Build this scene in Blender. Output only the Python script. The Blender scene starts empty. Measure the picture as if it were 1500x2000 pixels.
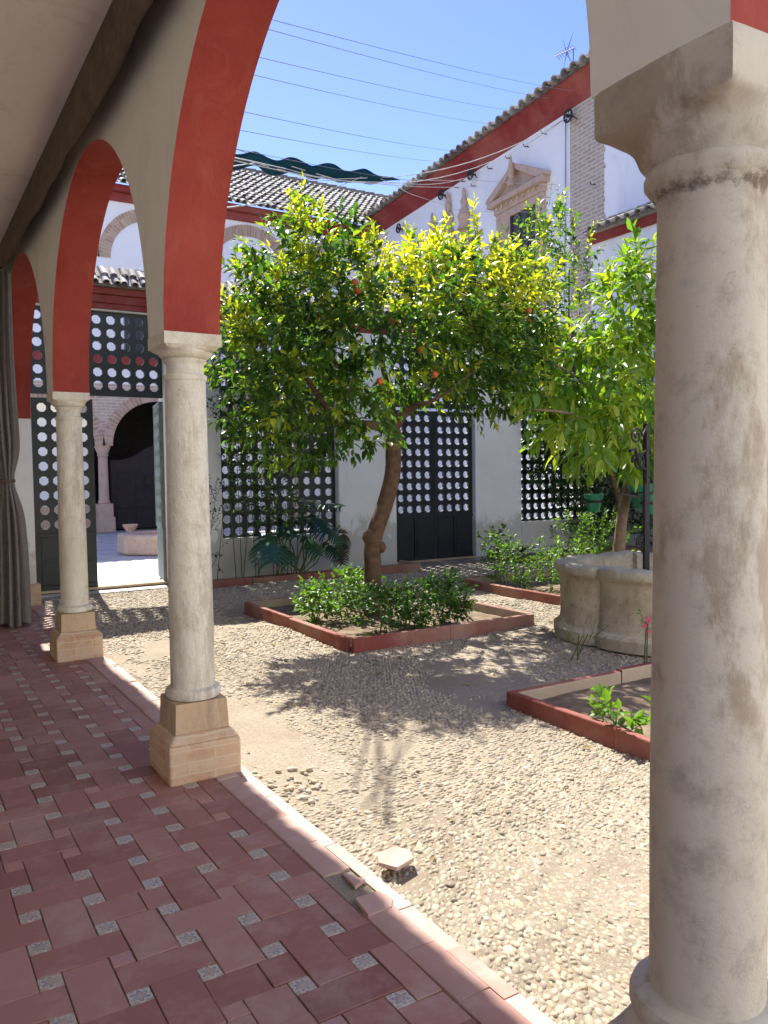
import bpy, math, random
import numpy as np
from mathutils import Vector, Matrix
random.seed(11); rng = np.random.default_rng(5)
R = math.radians
C = bpy.context.scene.collection
SC = bpy.context.scene
# ------------------------------------------------------------------ camera
CAMZ, F, YAW, PIT, ROL = 1.55, 1568.0, 0.5497, -0.0483, -0.0137
def cam_basis():
    cy, sy = math.cos(YAW), math.sin(YAW)
    w = Vector((sy*math.cos(PIT), cy*math.cos(PIT), math.sin(PIT)))
    r = Vector((cy, -sy, 0)); u = r.cross(w)
    return math.cos(ROL)*r + math.sin(ROL)*u, -math.sin(ROL)*r + math.cos(ROL)*u, w
CR, CU, CW = cam_basis()
cam = bpy.data.cameras.new('camera'); cam_o = bpy.data.objects.new('camera', cam); C.objects.link(cam_o)
M = Matrix((CR, CU, -CW)).transposed().to_4x4(); M.translation = Vector((0, 0, CAMZ)); cam_o.matrix_world = M
cam.sensor_fit = 'VERTICAL'; cam.sensor_height = 24; cam.lens = 24*F/2000
cam.clip_start = .05; cam.clip_end = 2000
SC.camera = cam_o
# ------------------------------------------------------------------ sky, sun, exposure
SUN_EL, SUN_AZ = R(52), R(8)          # azimuth measured from +Y (along the gallery) towards +X (the court)
W = bpy.data.worlds.new('World'); SC.world = W; W.use_nodes = True
nt = W.node_tree; bg = nt.nodes['Background']; sky = nt.nodes.new('ShaderNodeTexSky')
sky.sky_type = 'NISHITA'; sky.sun_disc = False; sky.sun_elevation = SUN_EL; sky.sun_rotation = SUN_AZ
sky.air_density = 1.0; sky.dust_density = .15; sky.ozone_density = 3.0; sky.altitude = 300
hs = nt.nodes.new('ShaderNodeHueSaturation'); hs.inputs['Saturation'].default_value = 1.15; hs.inputs['Hue'].default_value = .525
nt.links.new(sky.outputs[0], hs.inputs['Color']); nt.links.new(hs.outputs[0], bg.inputs[0]); bg.inputs[1].default_value = .070
sl = bpy.data.lights.new('sun', 'SUN'); sl.energy = 3.1; sl.angle = R(.55); sl.color = (1, .95, .86)
so = bpy.data.objects.new('sun', sl); C.objects.link(so)
sd = Vector((math.sin(SUN_AZ)*math.cos(SUN_EL), math.cos(SUN_AZ)*math.cos(SUN_EL), math.sin(SUN_EL)))
so.rotation_euler = sd.to_track_quat('Z', 'Y').to_euler(); so.location = (0, 0, 30)
SC.view_settings.view_transform = 'Standard'; SC.view_settings.look = 'None'
SC.view_settings.exposure = 2.0; SC.view_settings.gamma = 1
SC.cycles.max_bounces = 12; SC.cycles.diffuse_bounces = 9; SC.cycles.transmission_bounces = 4

# ------------------------------------------------------------------ helpers
def at(px, py, ax, val):              # where a sight line through the photo meets a known wall plane (used to read sizes off it)
    d = CW + CR*((px-750)/F) + CU*((1000-py)/F); o = Vector((0, 0, CAMZ)); t = (val-o[ax])/d[ax]
    return o + d*t
def tag(o, label=None, cat=None, group=None, kind=None):
    if label: o['label'] = label
    if cat: o['category'] = cat
    if group: o['group'] = group
    if kind: o['kind'] = kind
    return o
def empty(name, loc, label, cat, group=None, rz=0):
    o = bpy.data.objects.new(name, None); C.objects.link(o); o.location = loc; o.rotation_euler = (0, 0, rz)
    o.empty_display_size = .2
    return tag(o, label, cat, group)
class MB:
    def __init__(s): s.v = []; s.f = []; s.mi = []; s.t = []; s.cur = 0; s.ct = .5
    def add(s, vs, fs, tint=None):
        n = len(s.v); s.v += [tuple(v) for v in vs]; s.t += [s.ct if tint is None else tint]*len(vs)
        for f in fs: s.f.append(tuple(i+n for i in f)); s.mi.append(s.cur)
    def box(s, a, b, M=None, tint=None):
        x0, y0, z0 = a; x1, y1, z1 = b
        vs = [(x0,y0,z0),(x1,y0,z0),(x1,y1,z0),(x0,y1,z0),(x0,y0,z1),(x1,y0,z1),(x1,y1,z1),(x0,y1,z1)]
        if M is not None: vs = [M @ Vector(v) for v in vs]
        s.add(vs, [(0,3,2,1),(4,5,6,7),(0,1,5,4),(1,2,6,5),(2,3,7,6),(3,0,4,7)], tint)
    def tube(s, pts, r, n=8, cap=True, tint=None):
        pts = [Vector(p) for p in pts]; rr = r if isinstance(r, (list, tuple)) else [r]*len(pts)
        vs = []; fs = []; ref = None
        for i, p in enumerate(pts):
            d = (pts[min(i+1, len(pts)-1)]-pts[max(i-1, 0)]).normalized()
            if ref is None: ref = d.orthogonal().normalized()
            ref = (ref-d*ref.dot(d)).normalized(); b = d.cross(ref)
            for k in range(n):
                a = 2*math.pi*k/n; vs.append(p+(ref*math.cos(a)+b*math.sin(a))*rr[i])
        for i in range(len(pts)-1):
            for k in range(n):
                a, b2 = i*n+k, i*n+(k+1) % n; fs.append((a, b2, b2+n, a+n))
        if cap: fs += [tuple(range(n))[::-1], tuple(range((len(pts)-1)*n, len(pts)*n))]
        s.add(vs, fs, tint)
    def lathe(s, prof, c=(0,0,0), n=40, wob=0):
        vs = []; fs = []
        for i, (r, z) in enumerate(prof):
            for k in range(n):
                a = 2*math.pi*k/n; q = r*(1+wob*(math.sin(3*a+z*4)+.6*math.sin(7*a-z*9)+.5*math.sin(13*z+a)))
                vs.append((c[0]+q*math.cos(a), c[1]+q*math.sin(a), c[2]+z))
        m = len(prof)
        for i in range(m-1):
            for k in range(n):
                a, b = i*n+k, i*n+(k+1) % n; fs.append((a, b, b+n, a+n))
        fs += [tuple(range(n))[::-1], tuple(range((m-1)*n, m*n))]
        s.add(vs, fs)
    def prism(s, poly, a, b, axis=0):       # poly in the plane across 'axis', swept a..b
        n = len(poly); vs = []
        for t in (a, b):
            for p in poly:
                vs.append((t, p[0], p[1]) if axis == 0 else (p[0], t, p[1]) if axis == 1 else (p[0], p[1], t))
        fs = [tuple(range(n)), tuple(range(n, 2*n))[::-1]]+[(i, (i+1) % n+0, (i+1) % n+n, i+n) for i in range(n)]
        fs = [fs[0], fs[1]]+[f[::-1] for f in fs[2:]]
        s.add(vs, fs)
    def build(s, name, mats, parent=None, smooth=False, bevel=0, loc=None, fix=True):
        me = bpy.data.meshes.new(name); me.from_pydata(s.v, [], s.f)
        if not isinstance(mats, (list, tuple)): mats = [mats]
        for m in mats: me.materials.append(m)
        if len(mats) > 1: me.polygons.foreach_set('material_index', s.mi)
        at_ = me.attributes.new('tint', 'FLOAT', 'POINT'); at_.data.foreach_set('value', s.t)
        if fix and len(s.f) < 60000:
            import bmesh; bm = bmesh.new(); bm.from_mesh(me); bmesh.ops.recalc_face_normals(bm, faces=bm.faces); bm.to_mesh(me); bm.free()
        if smooth: me.polygons.foreach_set('use_smooth', [True]*len(me.polygons))
        me.update(); o = bpy.data.objects.new(name, me); C.objects.link(o)
        if smooth == 'auto':
            md = o.modifiers.new('n', 'EDGE_SPLIT'); md.split_angle = R(38)
        if bevel:
            b = o.modifiers.new('b', 'BEVEL'); b.width = bevel; b.segments = 2; b.limit_method = 'ANGLE'; b.angle_limit = R(40)
        if parent is not None:
            o.parent = parent; o.matrix_parent_inverse = Matrix.Translation(-Vector(parent.location)) if parent.type == 'EMPTY' and parent.rotation_euler.z == 0 else Matrix()
        return o
def build_np(name, V, Fs, mats, parent=None, tint=None, smooth=True):
    """V (n,3) array; Fs list of (m,k) int arrays with the same k inside each."""
    me = bpy.data.meshes.new(name); me.vertices.add(len(V)); me.vertices.foreach_set('co', V.astype(np.float32).ravel())
    tot = sum(f.size for f in Fs); nf = sum(len(f) for f in Fs)
    me.loops.add(tot); me.polygons.add(nf)
    me.loops.foreach_set('vertex_index', np.concatenate([f.ravel() for f in Fs]).astype(np.int32))
    sizes = np.concatenate([np.full(len(f), f.shape[1]) for f in Fs]); st = np.concatenate([[0], np.cumsum(sizes)[:-1]])
    me.polygons.foreach_set('loop_start', st.astype(np.int32))
    if smooth: me.polygons.foreach_set('use_smooth', np.ones(nf, bool))
    if not isinstance(mats, (list, tuple)): mats = [mats]
    for m in mats: me.materials.append(m)
    if tint is not None:
        a = me.attributes.new('tint', 'FLOAT', 'POINT'); a.data.foreach_set('value', tint.astype(np.float32))
    me.update(calc_edges=True); me.validate()
    o = bpy.data.objects.new(name, me); C.objects.link(o)
    if parent is not None: o.parent = parent; o.matrix_parent_inverse = Matrix.Translation(-Vector(parent.location))
    return o

# ------------------------------------------------------------------ materials
def mat(name, rough=.8, spec=.3):
    m = bpy.data.materials.new(name); m.use_nodes = True; t = m.node_tree; p = t.nodes['Principled BSDF']
    p.inputs['Roughness'].default_value = rough; p.inputs['Specular IOR Level'].default_value = spec
    return m, t, p
def nd(t, typ, **k):
    n = t.nodes.new(typ)
    for a, b in k.items(): setattr(n, a, b)
    return n
def coords(t, scale=(1,1,1)):
    tc = nd(t, 'ShaderNodeTexCoord'); mp = nd(t, 'ShaderNodeMapping'); mp.inputs['Scale'].default_value = scale
    g = nd(t, 'ShaderNodeNewGeometry'); t.links.new(g.outputs['Position'], mp.inputs['Vector'])
    return mp.outputs[0]
def noise(t, vec, s, det=5, rough=.6, dist=0):
    n = nd(t, 'ShaderNodeTexNoise'); n.inputs['Scale'].default_value = s; n.inputs['Detail'].default_value = det
    n.inputs['Roughness'].default_value = rough; n.inputs['Distortion'].default_value = dist
    t.links.new(vec, n.inputs['Vector']); return n.outputs['Fac']
def ramp(t, fac, stops, interp='LINEAR'):
    r = nd(t, 'ShaderNodeValToRGB'); cr = r.color_ramp; cr.interpolation = interp
    while len(cr.elements) < len(stops): cr.elements.new(.5)
    for e, (p, c) in zip(cr.elements, stops):
        e.position = p; e.color = (c, c, c, 1) if isinstance(c, (int, float)) else (*c, 1)
    t.links.new(fac, r.inputs[0]); return r.outputs[0]
def mix(t, fac, a, b, mode='MIX'):
    m = nd(t, 'ShaderNodeMix', data_type='RGBA', blend_type=mode)
    for s, v in ((0, fac), (6, a), (7, b)):
        if hasattr(v, 'links') or hasattr(v, 'is_linked'): t.links.new(v, m.inputs[s])
        elif isinstance(v, (int, float)) and s == 0: m.inputs[s].default_value = v
        else: m.inputs[s].default_value = (*v, 1) if len(v) == 3 else v
    return m.outputs[2]
def bump(t, p, h, strength=.3, dist=.01, prev=None):
    b = nd(t, 'ShaderNodeBump'); b.inputs['Strength'].default_value = strength; b.inputs['Distance'].default_value = dist
    t.links.new(h, b.inputs['Height'])
    if prev is not None: t.links.new(prev, b.inputs['Normal'])
    t.links.new(b.outputs[0], p.inputs['Normal']); return b.outputs[0]
def tintnode(t):
    a = nd(t, 'ShaderNodeAttribute', attribute_name='tint'); return a.outputs['Fac']

def plaster(name, col, dirt=(.45,.42,.36), dirt_amt=.35, rough=.85, bs=.25, splash=False):
    m, t, p = mat(name, rough, .25); v = coords(t)
    n1 = noise(t, v, .9, 6, .65); n2 = noise(t, v, 14, 5, .7); n3 = noise(t, v, 4, 4, .6, .5)
    c = mix(t, ramp(t, n1, [(.42, 0), (.75, dirt_amt)]), col, dirt)
    c = mix(t, ramp(t, n2, [(.62, 0), (.75, dirt_amt*.7)]), c, tuple(x*.8 for x in dirt)); n4 = noise(t, coords(t, (1, 1, .3)), 2.2, 7, .75, .7); c = mix(t, ramp(t, n4, [(.56, 0), (.72, .35)]), c, tuple(x*.85 for x in dirt))
    if splash:                                   # rising damp and splash marks at the foot of the wall
        g = nd(t, 'ShaderNodeNewGeometry'); s = nd(t, 'ShaderNodeSeparateXYZ'); t.links.new(g.outputs['Position'], s.inputs[0])
        mm = nd(t, 'ShaderNodeMath', operation='MULTIPLY_ADD'); t.links.new(n3, mm.inputs[0]); mm.inputs[1].default_value = -1.2; t.links.new(s.outputs[2], mm.inputs[2])
        c = mix(t, ramp(t, mm.outputs[0], [(0, .55), (.16, 0)]), c, (.36, .33, .27))
    t.links.new(c, p.inputs['Base Color'])
    b = bump(t, p, n2, bs, .006); bump(t, p, n3, bs, .02, b)
    return m
def column_mat(name, col, hi=(.62,.57,.45)):
    m, t, p = mat(name, .75, .3); v = coords(t); vs = coords(t, (1, 1, .35))
    a = noise(t, vs, 2.4, 9, .78, .15); b = noise(t, v, 17, 6, .75); c0 = noise(t, v, 45, 5, .75); d = noise(t, v, 8, 7, .78, .3)
    c = mix(t, ramp(t, a, [(.40, 0), (.58, 1)]), col, hi)
    c = mix(t, ramp(t, d, [(.5, 0), (.66, .45)]), c, (.40, .31, .20))
    c = mix(t, ramp(t, d, [(.34, .28), (.42, 0)]), c, (.50, .50, .47))
    c = mix(t, ramp(t, b, [(.66, 0), (.74, .45)]), c, (.22, .16, .11))
    c = mix(t, ramp(t, c0, [(.72, 0), (.78, .6)]), c, (.12, .10, .08))
    t.links.new(c, p.inputs['Base Color'])
    # patches where the limewash has blistered
    w = nd(t, 'ShaderNodeMath', operation='MULTIPLY'); t.links.new(c0, w.inputs[0]); t.links.new(ramp(t, a, [(.42, .12), (.6, 1)]), w.inputs[1])
    vo = nd(t, 'ShaderNodeTexVoronoi'); vo.inputs['Scale'].default_value = 38; vo.inputs['Randomness'].default_value = 1; t.links.new(v, vo.inputs['Vector'])
    pit = ramp(t, vo.outputs['Distance'], [(.04, 0), (.20, 1)]); pz = nd(t, 'ShaderNodeMath', operation='MAXIMUM'); t.links.new(pit, pz.inputs[0]); t.links.new(ramp(t, b, [(.56, 1), (.62, 0)]), pz.inputs[1])
    c = mix(t, ramp(t, pz.outputs[0], [(0, .35), (1, 0)]), c, (.2, .15, .1)); t.links.new(c, p.inputs['Base Color'])
    sp = noise(t, coords(t, (1, 1, .22)), 1.9, 8, .78, .2); c = mix(t, ramp(t, sp, [(.52, 0), (.60, .5)]), c, (.25, .19, .135)); c = mix(t, ramp(t, noise(t, coords(t, (1, 1, .4)), 3.3, 5, .8, .4), [(.68, 0), (.71, .7)]), c, (.42, .19, .11)); t.links.new(c, p.inputs['Base Color'])
    q = bump(t, p, w.outputs[0], .85, .009); q = bump(t, p, pz.outputs[0], .5, .004, q); bump(t, p, d, .35, .015, q)
    return m
def simple(name, col, rough=.7, spec=.3, var=.25, s=8, bs=.15, dark=None, metallic=0):
    m, t, p = mat(name, rough, spec); v = coords(t); n = noise(t, v, s, 6, .65)
    dk = dark or tuple(x*(1-var) for x in col)
    t.links.new(mix(t, ramp(t, n, [(.35, 0), (.65, 1)]), dk, col), p.inputs['Base Color'])
    p.inputs['Metallic'].default_value = metallic
    n2 = noise(t, v, s*5, 4, .6); bump(t, p, n2, bs, .005); return m
def tinted(name, cols, rough=.8, spec=.25, s=20, bs=.3, blot=.25, blotcol=(.12,.1,.09), bd=.004):
    m, t, p = mat(name, rough, spec); v = coords(t); n = noise(t, v, s, 6, .7)
    c = ramp(t, tintnode(t), [(i/(len(cols)-1), c) for i, c in enumerate(cols)])
    c = mix(t, ramp(t, n, [(.5, 0), (.72, blot)]), c, blotcol); n5 = noise(t, v, s*.3, 6, .75); c = mix(t, ramp(t, n5, [(.52, 0), (.70, blot*.8)]), c, blotcol)
    t.links.new(c, p.inputs['Base Color']); n2 = noise(t, v, s*4, 4, .6); bump(t, p, n2, bs, bd); return m
def brickmat(name, c1, c2, mortar, plane='YZ', sc=1, bw=.28, bh=.055, ms=.012, wear=.3):
    m, t, p = mat(name, .9, .15); g = nd(t, 'ShaderNodeNewGeometry'); s = nd(t, 'ShaderNodeSeparateXYZ'); t.links.new(g.outputs['Position'], s.inputs[0])
    cb = nd(t, 'ShaderNodeCombineXYZ'); o = {'X': 0, 'Y': 1, 'Z': 2}
    v0 = coords(t); wob = noise(t, v0, 5, 3, .5)
    ad = nd(t, 'ShaderNodeMath', operation='MULTIPLY_ADD'); t.links.new(wob, ad.inputs[0]); ad.inputs[1].default_value = .03; t.links.new(s.outputs[2], ad.inputs[2])
    if plane[0] == 'A':
        sm = nd(t, 'ShaderNodeMath', operation='ADD'); t.links.new(s.outputs[0], sm.inputs[0]); t.links.new(s.outputs[1], sm.inputs[1]); t.links.new(sm.outputs[0], cb.inputs[0])
    else: t.links.new(s.outputs[o[plane[0]]], cb.inputs[0])
    t.links.new(ad.outputs[0], cb.inputs[1])
    b = nd(t, 'ShaderNodeTexBrick'); t.links.new(cb.outputs[0], b.inputs[0]); b.inputs['Scale'].default_value = sc
    b.inputs['Brick Width'].default_value = bw; b.inputs['Row Height'].default_value = bh; b.inputs['Mortar Size'].default_value = ms
    b.inputs['Mortar Smooth'].default_value = .3; b.inputs['Bias'].default_value = 0
    b.inputs['Color1'].default_value = (*c1, 1); b.inputs['Color2'].default_value = (*c2, 1); b.inputs['Mortar'].default_value = (*mortar, 1)
    n = noise(t, v0, 9, 6, .7); n2 = noise(t, v0, 60, 4, .7)
    c = mix(t, ramp(t, n, [(.4, 0), (.65, wear)]), b.outputs['Color'], mortar)
    c = mix(t, ramp(t, n2, [(.6, 0), (.8, .5)]), c, tuple(x*.5 for x in c1))
    t.links.new(c, p.inputs['Base Color']); q = bump(t, p, b.outputs['Fac'], -.5, .01); bump(t, p, n2, .25, .006, q)
    return m
def leafmat(name, cols, trans=.45, rough=.38, spec=.5, tboost=(1.5, 1.6, .7)):
    m, t, p = mat(name, rough, spec); c = ramp(t, tintnode(t), [(i/(len(cols)-1), c) for i, c in enumerate(cols)])
    v = coords(t); n = noise(t, v, 30, 3, .5); c = mix(t, ramp(t, n, [(.35, .25), (.6, 0)]), c, tuple(x*.5 for x in cols[0]))
    t.links.new(c, p.inputs['Base Color'])
    tr = nd(t, 'ShaderNodeBsdfTranslucent'); t.links.new(mix(t, 1.0, c, tboost, 'MULTIPLY'), tr.inputs[0])
    ms = nd(t, 'ShaderNodeMixShader'); ms.inputs[0].default_value = trans
    t.links.new(p.outputs[0], ms.inputs[1]); t.links.new(tr.outputs[0], ms.inputs[2]); t.links.new(ms.outputs[0], t.nodes['Material Output'].inputs[0])
    return m
MT = {}
def flaking(name, base, chalk, grime):
    """old limewash flaking off a stone shaft, grimy under the capital joint"""
    m, t, p = mat(name, .8, .25); v = coords(t); v2 = coords(t, (1, 1, .5)); g = nd(t, 'ShaderNodeNewGeometry'); s = nd(t, 'ShaderNodeSeparateXYZ'); t.links.new(g.outputs['Position'], s.inputs[0])
    a = noise(t, v2, 3.0, 10, .66, .1); f = noise(t, v, 30, 7, .75); l = noise(t, v2, 1.3, 4, .6); k = noise(t, v, 9, 8, .75)
    c = mix(t, ramp(t, l, [(.38, 0), (.62, 1)]), base, tuple(x*1.3 for x in base)); mk = ramp(t, a, [(.465, 0), (.515, 1)]); c = mix(t, mk, c, chalk)
    c = mix(t, ramp(t, k, [(.34, .55), (.50, 0)]), c, tuple(x*.72 for x in base)); c = mix(t, ramp(t, f, [(.66, 0), (.72, .65)]), c, grime)
    c = mix(t, ramp(t, noise(t, v2, 4.2, 6, .8), [(.69, 0), (.71, .75)]), c, (.40, .17, .10))
    z1 = nd(t, 'ShaderNodeMath', operation='SUBTRACT'); t.links.new(s.outputs[2], z1.inputs[0]); z1.inputs[1].default_value = 2.050
    z2 = nd(t, 'ShaderNodeMath', operation='ABSOLUTE'); t.links.new(z1.outputs[0], z2.inputs[0]); z3 = nd(t, 'ShaderNodeMath', operation='MULTIPLY_ADD'); t.links.new(f, z3.inputs[0]); z3.inputs[1].default_value = .09; t.links.new(z2.outputs[0], z3.inputs[2])
    c = mix(t, ramp(t, z3.outputs[0], [(.042, .85), (.058, 0)]), c, grime); t.links.new(c, p.inputs['Base Color'])
    q = bump(t, p, mk, .30, .003); bl = nd(t, 'ShaderNodeMath', operation='MULTIPLY'); t.links.new(f, bl.inputs[0]); t.links.new(ramp(t, l, [(.44, .15), (.58, 1)]), bl.inputs[1]); q = bump(t, p, bl.outputs[0], .8, .009, q); bump(t, p, k, .35, .012, q); return m
MT['plaster'] = plaster('gallery_plaster', (.74, .73, .64), dirt_amt=.15)
MT['ceiling'] = plaster('ceiling_plaster', (.86, .82, .74), dirt_amt=.1)
m, t, p = mat('red_paint', .75, .25); v = coords(t); a_ = noise(t, v, 1.6, 6, .65); b_ = noise(t, v, 22, 6, .75); c_ = noise(t, coords(t, (1, 1, .5)), 6, 6, .7, .8)
c = mix(t, ramp(t, a_, [(.35, 0), (.65, 1)]), (.245, .032, .022), (.32, .055, .036)); c = mix(t, ramp(t, c_, [(.52, 0), (.70, .45)]), c, (.36, .10, .07)); c = mix(t, ramp(t, b_, [(.70, 0), (.76, .6)]), c, (.50, .36, .28)); c = mix(t, ramp(t, b_, [(.26, .6), (.32, 0)]), c, (.15, .03, .025))
t.links.new(c, p.inputs['Base Color']); q_ = bump(t, p, b_, .35, .006); bump(t, p, c_, .4, .02, q_); MT['red'] = m
MT['redcor'] = plaster('red_cornice_paint', (.24, .034, .034), dirt=(.42, .16, .12), dirt_amt=.6, rough=.8)
MT['white'] = plaster('white_limewash', (.84, .86, .82), dirt=(.6, .6, .53), dirt_amt=.35, splash=True)
MT['white2'] = plaster('bright_limewash', (.84, .84, .86), dirt=(.66, .64, .62), dirt_amt=.25)
MT['col'] = column_mat('column_limewash', (.60, .57, .44), (.74,.72,.60))
MT['col1'] = flaking('column_limewash_worn', (.36, .31, .235), (.53, .495, .405), (.13, .10, .075))
MT['stone'] = column_mat('plinth_stone', (.46, .33, .19), (.55, .42, .27))
MT['brickbase'] = brickmat('plinth_brick', (.47, .28, .16), (.54, .39, .25), (.56, .46, .32), 'A', bw=.27, bh=.062, ms=.0045, wear=.8)
MT['brick_w'] = brickmat('pale_brickwork', (.36, .24, .18), (.44, .32, .24), (.55, .50, .43), 'YZ', bw=.3, bh=.085, ms=.02, wear=.6)
MT['voussoir'] = tinted('arch_brick', [(.42, .25, .18), (.50, .33, .24), (.56, .42, .33)], s=12)
MT['mortar'] = simple('pale_mortar', (.60, .54, .46), .9, .1)
MT['pinkstone'] = tinted('pink_sandstone', [(.48, .33, .26), (.56, .43, .33)], s=7, blot=.6, blotcol=(.36, .22, .17))
MT['green'] = simple('dark_green_paint', (.011, .020, .019), .45, .5, .4, 6, .1)
MT['black'] = simple('near_black_paint', (.013, .018, .024), .5, .4, .4, 6, .1)
MT['greyleaf'] = simple('lit_green_paint', (.17, .22, .20), .6, .4, .3, 8, .1)  # paler copy of the door green, light on the open leaf put into colour
MT['tile'] = tinted('old_roof_tile', [(.16, .13, .11), (.30, .27, .23), (.48, .45, .39), (.60, .58, .52)], s=9, blot=.5, blotcol=(.10, .085, .07))
MT['tilebed'] = simple('roof_bed', (.14, .12, .10), .95, .1)
MT['floor'] = tinted('terracotta_tile', [(.22, .092, .072), (.30, .145, .112), (.37, .21, .17)], .6, .35, s=5, bs=.2, blot=.5, blotcol=(.44, .32, .27), bd=.003)
MT['lip'] = tinted('pale_terracotta', [(.33, .17, .135), (.40, .25, .20), (.45, .325, .27)], .7, .3, s=6, bs=.2, blot=.4, blotcol=(.52, .43, .36))
MT['grout'] = simple('dusty_joint', (.20, .15, .12), .95, .1, .5, 12)
MT['kerb'] = plaster('red_kerb_paint', (.215, .06, .047), dirt=(.37, .25, .19), dirt_amt=1.0, rough=.85, bs=.7)
MT['kerbside'] = plaster('kerb_render', (.42, .34, .25), dirt=(.25, .2, .15), dirt_amt=.8, bs=.6)
MT['soil'] = simple('dry_soil', (.24, .18, .125), .95, .1, .55, 7, .6)
MT['bark'] = simple('orange_tree_bark', (.15, .095, .06), .9, .15, .5, 14, .6)
MT['bark2'] = simple('pale_bark', (.25, .175, .12), .9, .15, .4, 14, .6)
MT['stem'] = simple('green_stem', (.10, .13, .04), .7, .3)
MT['iron'] = simple('black_iron', (.02, .019, .019), .5, .4, .4, 20)
MT['rope'] = simple('white_rope', (.62, .60, .56), .9, .1)
MT['wire'] = simple('grey_wire', (.22, .23, .26), .5, .4)
MT['pot'] = simple('green_pot_glaze', (.012, .22, .125), .35, .5, .3, 10, .08)
MT['orange'] = simple('orange_peel', (.55, .14, .03), .5, .4, .2, 20)
MT['canvas'] = simple('dark_green_canvas', (.006, .04, .055), .85, .15, .3, 4, .2)
MT['curtain'] = simple('grey_curtain_cloth', (.23, .205, .18), .95, .1, .2, 30, .3)
MT['valance'] = simple('brown_canvas', (.15, .115, .085), .95, .1, .35, 9, .4)
MT['gate'] = simple('dark_gate_wood', (.028, .02, .02), .6, .3, .4, 10)
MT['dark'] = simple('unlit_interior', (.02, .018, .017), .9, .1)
MT['glass'] = simple('dark_window', (.05, .045, .045), .3, .5)
MT['steel'] = simple('antenna_steel', (.10, .07, .08), .6, .4)

def marble():
    m, t, p = mat('pale_paving', .7, .3); v = coords(t); g = nd(t, 'ShaderNodeNewGeometry'); s = nd(t, 'ShaderNodeSeparateXYZ'); t.links.new(g.outputs['Position'], s.inputs[0])
    def line(ax, ay, per, w):
        a = nd(t, 'ShaderNodeMath', operation='MULTIPLY'); t.links.new(s.outputs[0], a.inputs[0]); a.inputs[1].default_value = ax
        b = nd(t, 'ShaderNodeMath', operation='MULTIPLY_ADD'); t.links.new(s.outputs[1], b.inputs[0]); b.inputs[1].default_value = ay; t.links.new(a.outputs[0], b.inputs[2])
        c = nd(t, 'ShaderNodeMath', operation='PINGPONG'); t.links.new(b.outputs[0], c.inputs[0]); c.inputs[1].default_value = per/2
        d = nd(t, 'ShaderNodeMath', operation='LESS_THAN'); t.links.new(c.outputs[0], d.inputs[0]); d.inputs[1].default_value = w; return d.outputs[0]
    mx = nd(t, 'ShaderNodeMath', operation='MAXIMUM'); t.links.new(line(1.0, .55, .8, .012), mx.inputs[0]); t.links.new(line(-.25, 1, .8, .016), mx.inputs[1])
    c = mix(t, ramp(t, noise(t, v, 3, 5, .6), [(.3, 0), (.7, 1)]), (.50, .47, .42), (.58, .55, .50))
    c = mix(t, mx.outputs[0], c, (.13, .13, .14)); t.links.new(c, p.inputs['Base Color']); return m
MT['paving'] = marble()
def decomat():
    """little glazed squares: a petalled motif centred on each inset of the floor's grid"""
    m, t, p = mat('painted_inset_tile', .35, .5); v = coords(t); g = nd(t, 'ShaderNodeNewGeometry'); s = nd(t, 'ShaderNodeSeparateXYZ'); t.links.new(g.outputs['Position'], s.inputs[0])
    def M_(op, a, b=None, c=None):
        n = nd(t, 'ShaderNodeMath', operation=op)
        for i, x in enumerate((a, b, c)):
            if x is None: continue
            if isinstance(x, (int, float)): n.inputs[i].default_value = x
            else: t.links.new(x, n.inputs[i])
        return n.outputs[0]
    def loc(o, x0): return M_('MULTIPLY', M_('SUBTRACT', M_('FRACT', M_('ADD', M_('DIVIDE', M_('SUBTRACT', o, x0), .2155), 100.5)), .5), .2155/.036)
    x, y = loc(s.outputs[0], .145), loc(s.outputs[1], 0.0)
    r = M_('SQRT', M_('ADD', M_('MULTIPLY', x, x), M_('MULTIPLY', y, y))); an = M_('ARCTAN2', y, x); tn = tintnode(t)
    k = M_('ADD', M_('MULTIPLY', M_('ROUND', M_('MULTIPLY', tn, 2.0)), 2.0), 4.0)
    wv = M_('MULTIPLY', M_('COSINE', M_('MULTIPLY', an, k)), .20); n_ = noise(t, v, 90, 3, .6); rr = M_('ADD', M_('ADD', r, wv), M_('MULTIPLY_ADD', n_, .5, -.25))
    cream = (.50, .46, .37); blue = (.12, .15, .17); ochre = (.42, .24, .11)
    mot = ramp(t, rr, [(0, ochre), (.22, ochre), (.26, cream), (.36, blue), (.62, blue), (.68, cream), (.92, cream), (.97, (.30, .22, .16))])
    w = noise(t, v, 14, 5, .7); c = mix(t, ramp(t, w, [(.42, .75), (.62, .1)]), mot, (.40, .34, .27))
    c = mix(t, ramp(t, tn, [(.05, 1), (.15, 0)]), c, (.36, .19, .15)); t.links.new(c, p.inputs['Base Color']); return m
MT['deco'] = decomat()
def sandmat():
    m, t, p = mat('sandy_bed', .95, .1); v = coords(t); a = noise(t, v, 1.3, 7, .65); b = noise(t, v, 50, 6, .8); c0 = noise(t, v, 220, 3, .7)
    c = mix(t, ramp(t, a, [(.35, 0), (.65, 1)]), (.26, .21, .15), (.36, .31, .235))
    c = mix(t, ramp(t, b, [(.42, .55), (.58, 0)]), c, (.18, .14, .10)); c = mix(t, ramp(t, c0, [(.56, 0), (.66, .8)]), c, (.47, .43, .36))
    t.links.new(c, p.inputs['Base Color']); q = bump(t, p, b, .7, .012); bump(t, p, c0, .4, .004, q); return m
MT['sand'] = sandmat()
MT['pebble'] = tinted('river_pebble', [(.17, .14, .105), (.28, .245, .185), (.36, .32, .25), (.40, .31, .20), (.47, .43, .365)], .75, .3, s=25, bs=.2, blot=.3, blotcol=(.3, .24, .17))
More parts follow.
